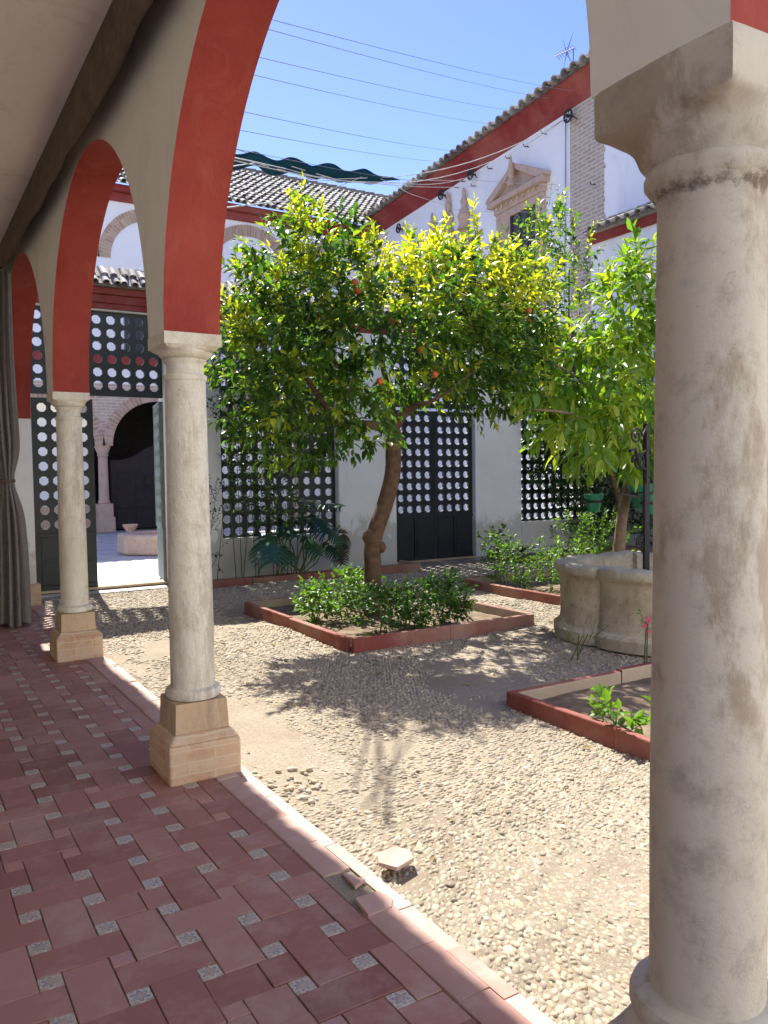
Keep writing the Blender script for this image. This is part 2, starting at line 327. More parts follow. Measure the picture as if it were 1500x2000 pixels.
MT['leaf_orange'] = leafmat('orange_leaf', [(.022, .06, .011), (.05, .125, .018), (.12, .23, .025), (.40, .44, .03), (.62, .58, .04)], .48, .36, .5)
MT['leaf_long'] = leafmat('long_leaf', [(.035, .09, .015), (.08, .19, .022), (.19, .33, .035), (.40, .46, .04)], .45, .36, .5)
MT['leaf_ivy'] = leafmat('ivy_leaf', [(.012, .035, .009), (.025, .07, .014), (.05, .12, .02), (.16, .25, .03)], .3, .35, .5)
MT['leaf_bed'] = leafmat('bedding_leaf', [(.03, .085, .014), (.07, .17, .022), (.16, .29, .035)], .4, .45, .4)
MT['leaf_mon'] = leafmat('monstera_leaf', [(.01, .045, .022), (.018, .075, .03), (.04, .12, .03)], .2, .32, .5)
MT['leaf_dry'] = leafmat('dry_leaf', [(.05, .045, .035), (.11, .09, .06)], .2, .7, .2)
MT['petal'] = leafmat('petal', [(.75, .75, .72), (.6, .07, .18)], .3, .6, .2, (1, 1, 1))

# ------------------------------------------------------------------ the setting: grounds
XA = 1.314                                   # centre line of the gallery's columns
b = MB(); b.add([(-60, -60, -.06), (80, -60, -.06), (80, 90, -.06), (-60, 90, -.06)], [(0, 1, 2, 3)])
tag(b.build('ground', MT['sand']), kind='structure')
# court bed of sand and mortar, gently uneven
nx, ny = 90, 90; xs = np.linspace(1.49, 12.2, nx); ys = np.linspace(-2.9, 11.5, ny)
def gz(x, y):
    return .012*np.sin(x*1.7+y*.6)+.010*np.sin(y*2.3-x*.9)+.008*np.sin(x*4.1+1)*np.sin(y*3.7) - .012
gx, gy = np.meshgrid(xs, ys); V = np.stack([gx, gy, gz(gx, gy)], -1).reshape(-1, 3)
idx = np.arange(nx*ny).reshape(ny, nx); Fq = np.stack([idx[:-1, :-1], idx[:-1, 1:], idx[1:, 1:], idx[1:, :-1]], -1).reshape(-1, 4)
tag(build_np('court_ground', V, [Fq], MT['sand']), kind='structure')
b = MB(); b.add([(-4, 11.2, -.015), (13, 11.2, -.015), (13, 26, -.015), (-4, 26, -.015)], [(0, 1, 2, 3)])
tag(b.build('second_court_paving', MT['paving']), kind='structure')

# pebbles
def ico():
    import bmesh
    bm = bmesh.new(); bmesh.ops.create_icosphere(bm, subdivisions=1, radius=1)
    v = np.array([x.co[:] for x in bm.verts]); f = np.array([[y.index for y in x.verts] for x in bm.faces]); bm.free(); return v, f
def ico2():
    import bmesh
    bm = bmesh.new(); bmesh.ops.create_icosphere(bm, subdivisions=2, radius=1)
    v = np.array([x.co[:] for x in bm.verts]); f = np.array([[y.index for y in x.verts] for x in bm.faces]); bm.free(); return v, f
IV, IF = ico(); JV, JF = ico2()
BEDS = [(3.40, 5.50, 6.12, 8.62), (3.42, 5.50, 1.3, 4.04), (6.56, 8.75, 6.12, 8.72)]
def in_bed(x, y):
    m = np.zeros(x.shape, bool)
    for (a, c, d, e) in BEDS: m |= (x > a-.01) & (x < c+.01) & (y > d-.01) & (y < e+.01)
    m |= (x > 3.3) & (y > 10.62)
    m |= ((x-6.05)**2+(y-5.06)**2) < .85**2
    return m
def smooth_noise(x, y, s, seed):
    r = np.random.default_rng(seed); out = np.zeros(x.shape)
    for k in range(7):
        a = r.uniform(0, 6.28); fr = s*r.uniform(.6, 1.8); out += np.sin(fr*(x*math.cos(a)+y*math.sin(a))+r.uniform(0, 6.28))
    return out/7
def pebbles(name, cells, size, vv, ff, seed):
    X = []; Y = []
    for (x0, x1, y0, y1) in cells:
        gx = np.arange(x0, x1, size); gy = np.arange(y0, y1, size*.86); a, c = np.meshgrid(gx, gy); a[::2] += size/2
        X.append(a.ravel()); Y.append(c.ravel())
    x = np.concatenate(X); y = np.concatenate(Y); r = np.random.default_rng(seed)
    x = x+r.normal(0, size*.17, x.shape); y = y+r.normal(0, size*.17, y.shape)
    keep = ~in_bed(x, y) & (x > 1.535) & ~((abs(x-XA) < .2) & (abs(y-4.09) < .2))
    x, y = x[keep], y[keep]; n = len(x)
    ang = 2.2*smooth_noise(x, y, 1.6, 3)+r.normal(0, .35, n)+.4
    L = size*r.uniform(.45, .86, n)*(1+(r.random(n) > .96)*.6); Wd = L*r.uniform(.42, .70, n); H = size*r.uniform(.28, .46, n)
    sandy = smooth_noise(x, y, 2.4, 9)+.6*smooth_noise(x, y, 7, 4)+.35*smooth_noise(x, y, 21, 8)
    sunk = np.clip((sandy-.28)*.05, 0, .016)+r.random(n)*.003 + -.0+.005*np.exp(-((x-2.25)**2/.22+(y-2.15)**2/.10)) + .02*np.exp(-((x-1.75)**2/.05+(y-4.6)**2/.6))
    z = gz(x, y)-size*.09-sunk+r.normal(0, size*.06, n)
    tilt = r.normal(0, .25, n); tilt2 = r.normal(0, .3, n)
    ca, sa = np.cos(ang), np.sin(ang); P = vv[None]*np.stack([L, Wd, H], -1)[:, None]*(1+r.normal(0, .05, (n, len(vv), 1)))
    px = P[..., 0]*ca[:, None]-P[..., 1]*sa[:, None]; py = P[..., 0]*sa[:, None]+P[..., 1]*ca[:, None]
    pz = P[..., 2]+px*tilt[:, None]*.6+py*tilt2[:, None]*.6
    V = np.stack([px+x[:, None], py+y[:, None], pz+z[:, None]], -1).reshape(-1, 3)
    Fc = (ff[None]+(np.arange(n)*len(vv))[:, None, None]).reshape(-1, 3)
    tint = np.repeat(np.clip(r.beta(2, 2, n)*.9+(r.random(n) > .93)*.3, 0, 1), len(vv))
    return tag(build_np(name, V, [Fc], MT['pebble'], tint=tint), kind='stuff')
pebbles('pebble_paving', [(1.53, 4.6, 1.1, 3.3)], .0275, JV, JF, 1)
pebbles('pebble_paving', [(1.53, 6.8, 3.3, 6.4)], .029, IV, IF, 2)
pebbles('pebble_paving', [(1.53, 9.6, 6.4, 11.3), (6.8, 9.2, 3.3, 6.4)], .042, IV, IF, 3)

# gallery floor: basketweave of long tiles round small painted squares
P = .2155; X0, Y0 = .145, 0.0; SQ = .036
b = MB(); b.cur = 0
def tilebox(x0, x1, y0, y1, z, tint, mi, wild=1.0):
    g = .0012; dz = random.gauss(0, .0006*wild); tx = random.gauss(0, .0022*wild); ty = random.gauss(0, .0022*wild); cx, cy = (x0+x1)/2, (y0+y1)/2; rz = random.gauss(0, .005*wild)
    g += abs(random.gauss(0, .0007))
    vs = []; e = .0018
    for lvl, ins in ((-.03, g), (z-e, g), (z, g+e)):
        for (x, y) in ((x0+ins, y0+ins), (x1-ins, y0+ins), (x1-ins, y1-ins), (x0+ins, y1-ins)):
            dx, dy = x-cx, y-cy; X, Y = cx+dx-rz*dy, cy+dy+rz*dx
            vs.append((X, Y, lvl+(dz+tx*dx*2+ty*dy*2 if lvl > -.02 else 0)))
    b.cur = mi; b.add(vs, [(8, 9, 10, 11)]+[(i, (i+1) % 4, (i+1) % 4+4, i+4) for i in range(4)]+[(i+4, (i+1) % 4+4, (i+1) % 4+8, i+8) for i in range(4)], tint)
XE = 1.352
for i in range(-14, 6):
    for j in range(2, 54):
        cx, cy = X0+P*(i+.5), Y0+P*(j+.5); h, q = P/2-SQ, P/2+SQ
        wild = 2.4 if cy < 2.35 else (1.3 if cy < 3.2 else 1)
        tn = min(1, max(0, random.gauss(.45, .25)))
        if (i+j) % 2: x0, x1, y0, y1 = cx-q, cx+q, cy-h, cy+h
        else: x0, x1, y0, y1 = cx-h, cx+h, cy-q, cy+q
        x1 = min(x1, XE)
        if x1-x0 > .03:
            if random.random() < .11:          # cracked in two
                f_ = random.uniform(.3, .7)
                if x1-x0 > y1-y0: xm = x0+(x1-x0)*f_; tilebox(x0, xm, y0, y1, .004, tn, 1, wild*1.4); tilebox(xm, x1, y0, y1, .004, tn*random.uniform(.7, 1.2), 1, wild*1.4)
                else: ym = y0+(y1-y0)*f_; tilebox(x0, x1, y0, ym, .004, tn, 1, wild*1.4); tilebox(x0, x1, ym, y1, .004, tn*random.uniform(.7, 1.2), 1, wild*1.4)
            else: tilebox(x0, x1, y0, y1, .004, tn, 1, wild)
        dx, dy = X0+P*i, Y0+P*j
        if dx < XE-.04: tilebox(dx-SQ, min(dx+SQ, XE), dy-SQ, dy+SQ, .004, random.choice([.02, .4, .5, .6, .9, 1, 1]), 2, wild)
b.cur = 0; b.add([(-2.9, .3, -.004), (XE+.16, .3, -.004), (XE+.16, 11.5, -.004), (-2.9, 11.5, -.004)], [(0, 1, 2, 3)])
b.cur = 1; b.box((-2.9, -3, -.03), (1.5, .41, .003), tint=.5)
tag(b.build('gallery_floor', [MT['grout'], MT['floor'], MT['deco']], fix=False), kind='structure')
# raised edging: a broad course of rounded tiles and a thin outer course
b = MB(); y = -1.0
while y < 10.45:
    L = .285*random.uniform(.93, 1.05)
    if not (2.38 < y+L/2 < 2.72):
        zz = random.gauss(.012, .002); tn = min(1, max(0, random.gauss(.65, .2))); sk = random.gauss(0, .002)
        if y < 1.95: tn *= .5
        n = 6; vs = []
        prof = [(0, -.03), (.000, -.006), (.006, .006), (.022, .0105), (.05, .012), (.118, .011), (.118, -.03)]
        for yy in (y+.0015, y+L-.0015):
            for (px, pz) in prof: vs.append((XE+px+sk, yy, pz+(zz-.012 if pz > -.02 else 0)))
        m = len(prof); b.add(vs, [(i, i+1, i+1+m, i+m) for i in range(m-1)]+[tuple(range(m))[::-1], tuple(range(m, 2*m))], tn)
    y += L
y = -1.1
while y < 10.45:
    L = .29*random.uniform(.9, 1.08); sk = random.gauss(0, .003); tn = min(1, max(0, random.gauss(.75, .2)))
    b.box((XE+.121+sk, y+.002, -.03), (XE+.178+sk, y+L-.002, .006+random.gauss(0, .0015)), tint=tn); y += L
tag(b.build('gallery_edging', MT['lip'], smooth='auto'), kind='structure')
def shard(name, poly, z0, z1, rotx, rz, c, label, cat, group=None, tint=.7, mt='lip'):
    b = MB(); b.ct = tint; b.prism(poly, 0, z1-z0, 2); o = b.build(name, MT[mt], bevel=.0025); o.location = (c[0], c[1], z0); o.rotation_euler = (rotx, rotx*.5, rz)
    return tag(o, label, cat, group)
shard('broken_tile', [(-.075, -.05), (.03, -.068), (.085, -.02), (.07, .05), (-.02, .07), (-.08, .03)], .006, .022, .04, .5, (1.66, 2.66),
      'loose broken pale terracotta tile lying alone on the pebbles', 'tile')
shard('broken_tile', [(-.07, -.055), (.03, -.06), (.07, -.01), (.05, .05), (-.05, .055)], .004, .020, .07, .1, (1.422, 2.42),
      'larger curved tile fragment lying loose in the gap of the gallery edging', 'tile')
shard('broken_tile', [(-.03, -.05), (.035, -.035), (.01, .075)], .004, .018, -.06, .2, (1.432, 2.60),
      'small triangular tile shard in the gap of the gallery edging', 'tile')
# ------------------------------------------------------------------ arcade of the gallery
WX0, WX1 = XA-.144, XA+.146
PIL0 = 10.49
cols_y = [-2.16, .966, 4.092, 7.281]
arches = [(-.6, 1.43), (2.545, 1.415), (5.687, 1.45), (8.95, 1.53)]
STILT = {-.6: .35}
ZS = 2.262
root = empty('arcade_wall', (XA, 4, 0), 'long grey plastered gallery wall with red painted round arches carried on the stone columns', 'wall')
def arch_face():
    """outline of the wall with arch openings as columns of quads; returns list of (y0, z0, y1, z1) strips"""
b = MB(); TOPZ = 4.72
ystart, yend = -3.0, 11.34
# sample y finely
ysmp = sorted(set([ystart, yend, PIL0]+[c+r*math.cos(math.pi*k/48)*1.0 for c, r in arches for k in range(49)]))
def openz(y):
    for c, r in arches:
        if abs(y-c) < r-1e-6: return ZS+math.sqrt(r*r-(y-c)**2)
    return ZS
segs = []
for a, c in zip(ysmp[:-1], ysmp[1:]):
    mid = (a+c)/2
    if mid > PIL0 or mid < -2.03-0: za = zc = None
    inside = any(abs(mid-cc) < r for cc, r in arches)
    for X in (WX0, WX1):
        if inside:
            za = [ZS+STILT.get(cc, 0)+math.sqrt(max(0, r*r-(a-cc)**2)) for cc, r in arches if abs(mid-cc) < r][0]; zc = [ZS+STILT.get(cc, 0)+math.sqrt(max(0, r*r-(c-cc)**2)) for cc, r in arches if abs(mid-cc) < r][0]
        else: za = zc = (0 if mid > PIL0 else ZS)
        b.add([(X, a, za), (X, c, zc), (X, c, TOPZ), (X, a, TOPZ)], [(0, 1, 2, 3) if X == WX1 else (3, 2, 1, 0)])
b.add([(WX0, ystart, TOPZ), (WX1, ystart, TOPZ), (WX1, yend, TOPZ), (WX0, yend, TOPZ)], [(0, 1, 2, 3)])
b.build('wall', MT['plaster'], root, fix=False)
for k, (c, r) in enumerate(arches):
    b = MB(); n = 56; vs = []; st = STILT.get(c, 0); pp = [(c+r*math.cos(math.pi*q/n), ZS+st+r*math.sin(math.pi*q/n)) for q in range(n+1)]
    if st: pp = [(c+r, ZS)]+pp+[(c-r, ZS)]
    for (y_, z_) in pp:
        for X in (WX0, WX1): vs.append((X, y_, z_))
    b.add(vs, [(2*q, 2*q+1, 2*q+3, 2*q+2) for q in range(len(pp)-1)])
    # flat undersides beside the springing
    b.build('arch_soffit', MT['red'], root, smooth=True)
b = MB(); edges = []
ar = sorted(arches)
for (c1, r1), (c2, r2) in zip(ar[:-1], ar[1:]): b.add([(WX0, c1+r1, ZS), (WX1, c1+r1, ZS), (WX1, c2-r2, ZS), (WX0, c2-r2, ZS)], [(3, 2, 1, 0)])
b.build('springing_bed', MT['plaster'], root, fix=False)
b = MB(); b.add([(WX0, PIL0, ZS+.07), (WX1, PIL0, ZS+.07), (WX1, PIL0, 0), (WX0, PIL0, 0)], [(0, 1, 2, 3)])
b.build('end_pilaster', MT['white'], root, fix=False)
b = MB(); b.box((WX0-.05, PIL0-.06, 0), (WX1+.04, 11.3, .27)); b.build('pilaster_base', MT['brickbase'], root, bevel=.008)
# eave of the gallery roof over the court
roof_root = root
b = MB(); b.box((WX1, -3, TOPZ-.02), (WX1+.22, 11.3, TOPZ+.10)); b.box((WX1, -3, TOPZ+.10), (WX1+.36, 11.3, TOPZ+.20)); b.build('cornice', MT['redcor'], root, bevel=.01)
def tiled(b, o, along, up, n, m, pitch=.235, course=.36, r=.085, lift=.05, jit=.010):
    """barrel tiles: o corner at the eave, along unit vector, up unit vector up the slope"""
    al, up = Vector(along), Vector(up); nr = al.cross(up).normalized()
    if nr.z < 0: nr = -nr
    for i in range(n):
        for j in range(m):
            c = Vector(o)+al*(pitch*(i+.5)+random.gauss(0, jit))+up*(course*j+random.gauss(0, jit)); L = course*1.22
            ax = (up+nr*random.gauss(-.02, .02)+al*random.gauss(0, .025)).normalized(); tn = min(1, max(0, random.gauss(.5, .24)))
            vs = []; S = 7
            for e, (d, rad, h) in enumerate(((0, r*1.06, lift), (L, r*.82, .012))):
                for w_ in (1, .8):
                    for k in range(S):
                        a = math.pi*k/(S-1); vs.append(c+ax*d+al*(rad*w_*math.cos(a))+nr*(rad*w_*math.sin(a)+h))
            fs = [(k, k+1, k+1+2*S, k+2*S) for k in range(S-1)]+[(k, k+S, k+1+S, k+1) for k in range(S-1)]+[(k+S, k+3*S, k+1+3*S, k+1+S) for k in range(S-1)]
            b.add(vs, fs, tn)
            # channel tile
            c2 = c+al*pitch/2; vs = []
            for d in (-.03, L):
                for k in range(5):
                    a = math.pi+math.pi*k/4; vs.append(c2+up*d+al*(r*.95*math.cos(a))+nr*(r*.55*math.sin(a)+.045+(lift*.4 if d < 0 else 0)))
            b.add(vs, [(k, k+1, k+6, k+5) for k in range(4)], tn*.6)
b = MB(); sl_ = Vector((-.93, 0, .37)).normalized(); tiled(b, (WX1+.50, -3, TOPZ+.18), (0, 1, 0), sl_, 61, 3); 
b.build('roof_tiles', MT['tile'], root)
b = MB(); b.add([(WX1+.45, -1.2, TOPZ+.19), (WX1+.45, 11.3, TOPZ+.19), (-3, 11.3, TOPZ+1.5), (-3, -1.2, TOPZ+1.5)], [(0, 1, 2, 3)]); b.build('roof_deck', MT['tilebed'], root)
# gallery shell
b = MB(); b.box((-2.9, -1.2, 3.95), (WX0-.002, 11.5, 4.05)); b.build('gallery_ceiling', MT['ceiling'], root)
b = MB(); b.box((-3.1, -3.1, 0), (-2.75, 11.6, 3.95)); b.box((-2.75, 11.35, 0), (WX0, 11.6, 3.95)); b.build('gallery_wall', MT['ceiling'], root)

# valance rolled under the ceiling along the arches
b = MB(); pts0 = []; n = 400
vs = []
for i in range(n+1):
    y = -1.1+11.8*i/n; s = .008*math.sin(y*3.1)+.006*math.sin(y*7.7)
    zb = 3.555+.012*y+ (.16*max(0, (y-8)/2.5)**2) + .010*math.sin(y*2.3)+.005*math.sin(y*9)
    for (dx, z) in ((-.01, 3.948), (-.018+s*.5, 3.80), (-.022+s, zb+.03), (.0+s, zb+.004*math.sin(y*60)), (.018+s, zb+.03), (.014+s*.5, 3.80), (.01, 3.948)): vs.append((1.05+dx, y, z))
b.add(vs, [(i*7+k, i*7+k+1, (i+1)*7+k+1, (i+1)*7+k) for i in range(n) for k in range(6)])
tag(b.build('rolled_awning', MT['valance'], smooth=True), 'long brown canvas roll slung under the gallery ceiling beside the arches', 'awning')
# gathered curtain tied against the end pilaster
def curtain():
    b = MB(); NZ, NA = 44, 96; vs = []
    for i in range(NZ+1):
        z = .04+3.62*i/NZ; tie = math.exp(-((z-1.52)/.22)**2); wdt = .20-.10*tie-.035*max(0, (z-1.8)/2) + .055*max(0, (1.3-z)/1.3)
        for k in range(NA):
            a = 2*math.pi*k/NA; fold = 1+(.22*(1-.45*tie))*math.sin(13*a+.5*math.sin(z*1.1)+.4*z)+.07*math.sin(29*a+z)
            vs.append((.0+wdt*.60*fold*math.cos(a)+.02*math.sin(z*1.7), wdt*1.3*fold*math.sin(a), z+.02*math.sin(5*a)*(1 if i == 0 else 0)))
    fs = [(i*NA+k, i*NA+(k+1) % NA, (i+1)*NA+(k+1) % NA, (i+1)*NA+k) for i in range(NZ) for k in range(NA)]
    b.add(vs, fs); r = empty('curtain', (1.03, 9.30, 0), 'grey gathered curtain tied at the waist beside the far end pilaster', 'curtain')
    o = b.build('cloth', MT['curtain'], None, smooth=True); o.parent = r
    t = MB(); t.lathe([(.078, 1.50), (.092, 1.51), (.092, 1.535), (.078, 1.545)], n=24)
    o2 = t.build('tie_band', MT['valance'], None, smooth=True); o2.parent = r; o2.scale = (1, 1.6, 1)
curtain()

# columns
def sq_round(b, z0, h0, r0, z1, h1, r1, c, n=48, steps=6):
    """loft from a square (half h0) blending to a circle: r0/r1 in 0..1 = roundness"""
    vs = []; fs = []
    for s in range(steps+1):
        t = s/steps; h = h0+(h1-h0)*(t**.7 if h1 > h0 else t); rd = r0+(r1-r0)*t
        for k in range(n):
            a = 2*math.pi*k/n; ca, sa = math.cos(a), math.sin(a); q = 1/max(abs(ca), abs(sa)); rr = h*((1-rd)*q+rd)
            vs.append((c[0]+rr*ca, c[1]+rr*sa, z0+(z1-z0)*t))
    for s in range(steps):
        for k in range(n): a, d = s*n+k, s*n+(k+1) % n; fs.append((a, d, d+n, a+n))
    b.add(vs, fs+[tuple(range(n))[::-1], tuple(range(steps*n, steps*n+n))])
def column(y, label, mt, k=0):
    r = empty('stone_column', (XA-(.005 if k == 1 else 0), y, 0), label, 'column', 'stone columns of the gallery')
    b = MB(); zb = .395 if k != 1 else .42
    b.box((-.188, -.188, 0), (.188, .188, .20)); sq_round(b, .20, .188, 0, .245, .145, 0, (0, 0), n=8*6, steps=1)
    o = b.build('brick_base', MT['brickbase'], None, bevel=.012); o.parent = r
    b = MB(); hb = .138 if k != 1 else .162
    sq_round(b, .245, hb+.003, 0, zb, hb-.004, 0.0 if k != 1 else .06, (0, 0), n=48, steps=2)
    if k == 1: sq_round(b, zb, .158, .06, zb+.075, .126, 1, (0, 0), n=48, steps=6)
    o = b.build('plinth', MT['stone'] if k != 1 else MT['col1'], None, smooth='auto', bevel=.008); o.parent = r
    b = MB(); z = zb if k != 1 else zb+.07
    b.lathe([(.118, z), (.137, z+.006), (.143, z+.022), (.143, z+.036), (.137, z+.050), (.122, z+.058), (.112, z+.062)], n=56, wob=.004)
    o = b.build('torus_ring', MT[mt], None, smooth='auto'); o.parent = r
    z += .060; b = MB(); NZ = 26
    prof = [((.1135 if k != 1 else .1055)-.011*((i/NZ)**1.2)+(.002*math.exp(-((i/NZ)-.3)**2/.05)), z+(2.035-z)*i/NZ) for i in range(NZ+1)]
    prof += [(.108, 2.038), (.112, 2.050), (.111, 2.062), (.104, 2.068)] if k != 1 else [(.0965, 2.05), (.102, 2.056), (.108, 2.066)]
    b.lathe(prof, n=64, wob=.0035); o = b.build('shaft', MT[mt], None, smooth='auto'); o.parent = r
    b = MB(); zt = ZS+.002
    if k == 1:
        prof = [(2.060,.101,1),(2.066,.110,1),(2.075,.117,1),(2.090,.118,1),(2.099,.112,1),(2.108,.117,1),(2.120,.127,1),(2.136,.133,1),(2.148,.137,.92),(2.160,.142,.6),(2.166,.145,.24),(2.171,.149,.13),(2.180,.1515,.09),(2.21,.1505,.08),(2.245,.151,.08),(2.256,.149,.10),(zt,.145,.14)]
        n = 120; vs = []
        for (z_, h_, rd) in prof:
            for q in range(n):
                a = 2*math.pi*q/n; ca, sa = math.cos(a), math.sin(a); sq = 1/max(abs(ca), abs(sa)); rr = h_*((1-rd)*sq+rd)
                nz = math.sin(7*a+z_*60)*.5+math.sin(13*a-z_*95+1)*.4+math.sin(29*a+z_*140)*.3+math.sin(3*a+2+z_*33)*.7
                rr += .0008*nz; vs.append((rr*ca, rr*sa, z_+.0012*math.sin(11*a+z_*50)*(z_ < zt-.001)))
        m = len(prof); b.add(vs, [(i*n+q, i*n+(q+1) % n, (i+1)*n+(q+1) % n, (i+1)*n+q) for i in range(m-1) for q in range(n)]+[tuple(range(n))[::-1], tuple(range((m-1)*n, m*n))])
        o = b.build('capital', MT[mt], None, smooth='auto'); o.parent = r; return r
    if k == 1: b.lathe([(.111, 2.064), (.117, 2.072), (.118, 2.088), (.112, 2.098), (.116, 2.106), (.130, 2.118), (.136, 2.14), (.140, 2.165), (.143, 2.18)], n=64, wob=.008)
    else: b.lathe([(.095, 2.066), (.094, 2.10), (.098, 2.122), (.108, 2.134), (.110, 2.143), (.104, 2.147), (.118, 2.152), (.132, 2.166), (.138, 2.18), (.137, 2.19)], n=56, wob=.004)
    sq_round(b, 2.182, .134, .55, 2.205, .144, 0, (0, 0), n=48, steps=3)
    b.box((-.147, -.147, 2.205), (.147, .147, zt))
    o = b.build('capital', MT[mt], None, smooth='auto', bevel=.005); o.parent = r
    return r
labs = [None, 'large weathered foreground column with dark stains and blistered limewash, nearest the camera', 'middle gallery column with big stepped brick and stone base in full view', 'farther slender gallery column standing before the green lattice door']
for k, y in enumerate(cols_y):
    if k: column(y, labs[k], 'col1' if k == 1 else 'col', k)

# ------------------------------------------------------------------ planting beds
def kerb_run(b, p, q, w=.055, h=.13, seg=1.05):
    p, q = Vector((*p, 0)), Vector((*q, 0)); d = q-p; L = d.length; d.normalize(); nrm = Vector((-d.y, d.x, 0)); n = max(1, round(L/seg)); s = L/n
    for i in range(n):
        a = p+d*(s*i+.0012); e = p+d*(s*(i+1)-.0012); j = nrm*random.gauss(0, .004); hh = h+random.gauss(0, .004)
        vs = [a-nrm*w/2+j, e-nrm*w/2+j, e+nrm*w/2+j, a+nrm*w/2+j]
        b.add([v+Vector((0, 0, -.05)) for v in vs]+[v+Vector((0, 0, hh+random.gauss(0, .002))) for v in vs], [(0, 3, 2, 1), (4, 5, 6, 7), (0, 1, 5, 4), (1, 2, 6, 5), (2, 3, 7, 6), (3, 0, 4, 7)]); b.mi[-2] = 1
def bed(x0, x1, y0, y1, label, open_side=None, h=.105):
    r = empty('planting_bed', ((x0+x1)/2, (y0+y1)/2, 0), label, 'planting bed', 'red kerbed planting beds')
    for side, (p, q) in (('s', ((x0, y0), (x1, y0))), ('e', ((x1, y0+.05), (x1, y1-.05))), ('n', ((x1, y1), (x0, y1))), ('w', ((x0, y1-.05), (x0, y0+.05)))):
        if open_side and side in open_side: continue
        b = MB(); kerb_run(b, p, q, h=h); b.build('kerb', [MT['kerb'], MT['kerbside']], r, bevel=.009)
    n = 24; xs = np.linspace(x0, x1, n); ys = np.linspace(y0, y1, n); gx, gy = np.meshgrid(xs, ys)
    z = .012+.02*smooth_noise(gx, gy, 6, 3)+.015*smooth_noise(gx, gy, 14, 6); V = np.stack([gx, gy, z], -1).reshape(-1, 3); idx = np.arange(n*n).reshape(n, n)
    build_np('soil', V, [np.stack([idx[:-1, :-1], idx[:-1, 1:], idx[1:, 1:], idx[1:, :-1]], -1).reshape(-1, 4)], MT['soil'], r)
    return r
bed(*BEDS[0], 'square planting bed with red kerb round the middle orange tree')
bed(*BEDS[1], 'red kerbed planting bed half hidden behind the big foreground column')
bed(*BEDS[2], 'red kerbed bed behind the stone well with pale green bushes')
bed(3.35, 7.2, 10.66, 11.3, 'narrow red kerbed bed along the far white wall, left of the dark door', ('n',), h=.10)
bed(9.05, 12.1, 10.3, 11.3, 'low earth bed in the far corner under the dark ivy', ('n',), h=.09)

# ------------------------------------------------------------------ the court's far wall with lattices and doors
YW, TH = 11.47, .30
def lattice(b, o, u, v, cols, rows, pu, pv, r, th, border=(0,0,0,0)):
    """board with octagonal holes. o lower-left-front corner, u,v unit vectors; thickness along u x v backwards. border l,r,b,t"""
    o, u, v = Vector(o), Vector(u), Vector(v); w = u.cross(v).normalized()
    A = [R(22.5+45*k) for k in range(8)]
    for i in range(cols):
        for j in range(rows):
            c = o+u*(border[0]+pu*(i+.5))+v*(border[2]+pv*(j+.5)); H = []; O = []
            for a in A:
                ca, sa = math.cos(a), math.sin(a); H.append((r*ca, r*sa)); q = 1/max(abs(ca), abs(sa)); O.append((ca*q*pu/2, sa*q*pv/2))
            cor = {0: (pu/2, pv/2), 2: (-pu/2, pv/2), 4: (-pu/2, -pv/2), 6: (pu/2, -pv/2)}
            for d in (0, -th):
                base = [c+u*x+v*y+w*d for x, y in H+O+[cor[0], cor[2], cor[4], cor[6]]]
                fs = []
                for k in range(8):
                    k2 = (k+1) % 8; f = [k, 8+k]
                    if k % 2 == 0: f.append(16+k//2)
                    f += [8+k2, k2]; fs.append(tuple(f) if d == 0 else tuple(f[::-1]))
                b.add(base, fs)
            vs = [c+u*x+v*y for x, y in H]+[c+u*x+v*y-w*th for x, y in H]; b.add(vs, [((k+1) % 8, k, k+8, (k+1) % 8+8) for k in range(8)])
    l, rr, bt, tp = border; Wt, Ht = pu*cols, pv*rows
    def bd(x0, x1, y0, y1, e=.004):
        if x1-x0 < .001 or y1-y0 < .001: return
        vs = [o+u*x+v*y+w*z for z in (-th-e, e) for x, y in ((x0, y0), (x1, y0), (x1, y1), (x0, y1))]
        b.add(vs, [(0, 3, 2, 1), (4, 5, 6, 7), (0, 1, 5, 4), (1, 2, 6, 5), (2, 3, 7, 6), (3, 0, 4, 7)])
    bd(0, l+Wt+rr, 0, bt); bd(0, l+Wt+rr, bt+Ht, bt+Ht+tp); bd(0, l, bt, bt+Ht); bd(l+Wt, l+Wt+rr, bt, bt+Ht)
wall = empty('court_wall', (6, YW, 0), 'white wall across the court pierced by dark lattice windows and doors, under a tiled coping', 'wall')
b = MB()
ZL = 3.83
for (x0, x1, z0, z1) in ((WX1+.0, 1.60, 0, ZL), (3.37, 4.20, 0, ZL), (4.20, 6.18, 0, .60), (6.18, 7.28, 0, ZL), (8.97, 10.05, 0, ZL), (10.05, 12.15, 0, .60)):
    b.box((x0, YW, z0), (x1, YW+TH, z1))
b.box((WX1, YW, ZL), (12.2, YW+TH, ZL+.02)); b.build('wall', MT['white'], wall, bevel=.012)
b = MB(); b.box((WX1, YW-.02, ZL+.02), (12.2, YW+TH+.02, ZL+.10)); b.box((WX1, YW-.05, ZL+.10), (12.2, YW+TH+.05, ZL+.21)); b.box((WX1, YW-.10, ZL+.21), (12.2, YW+TH+.10, ZL+.30))
b.build('cornice', MT['redcor'], wall, bevel=.012)
b = MB(); b.ct = .3
b.prism([(YW-.15, ZL+.30), (YW+TH+.15, ZL+.30), (YW+TH+.15, ZL+.34), (YW+TH/2, ZL+.62), (YW-.15, ZL+.34)], WX1, 12.2, 0)
for s in (1, -1):
    tiled(b, (WX1, YW+TH/2-s*.34, ZL+.31), (1, 0, 0), Vector((0, s*.36, .33)).normalized(), 82, 2, .13, .19, .050, .03, .016)
b.build('tile_coping', MT['tile'], wall)
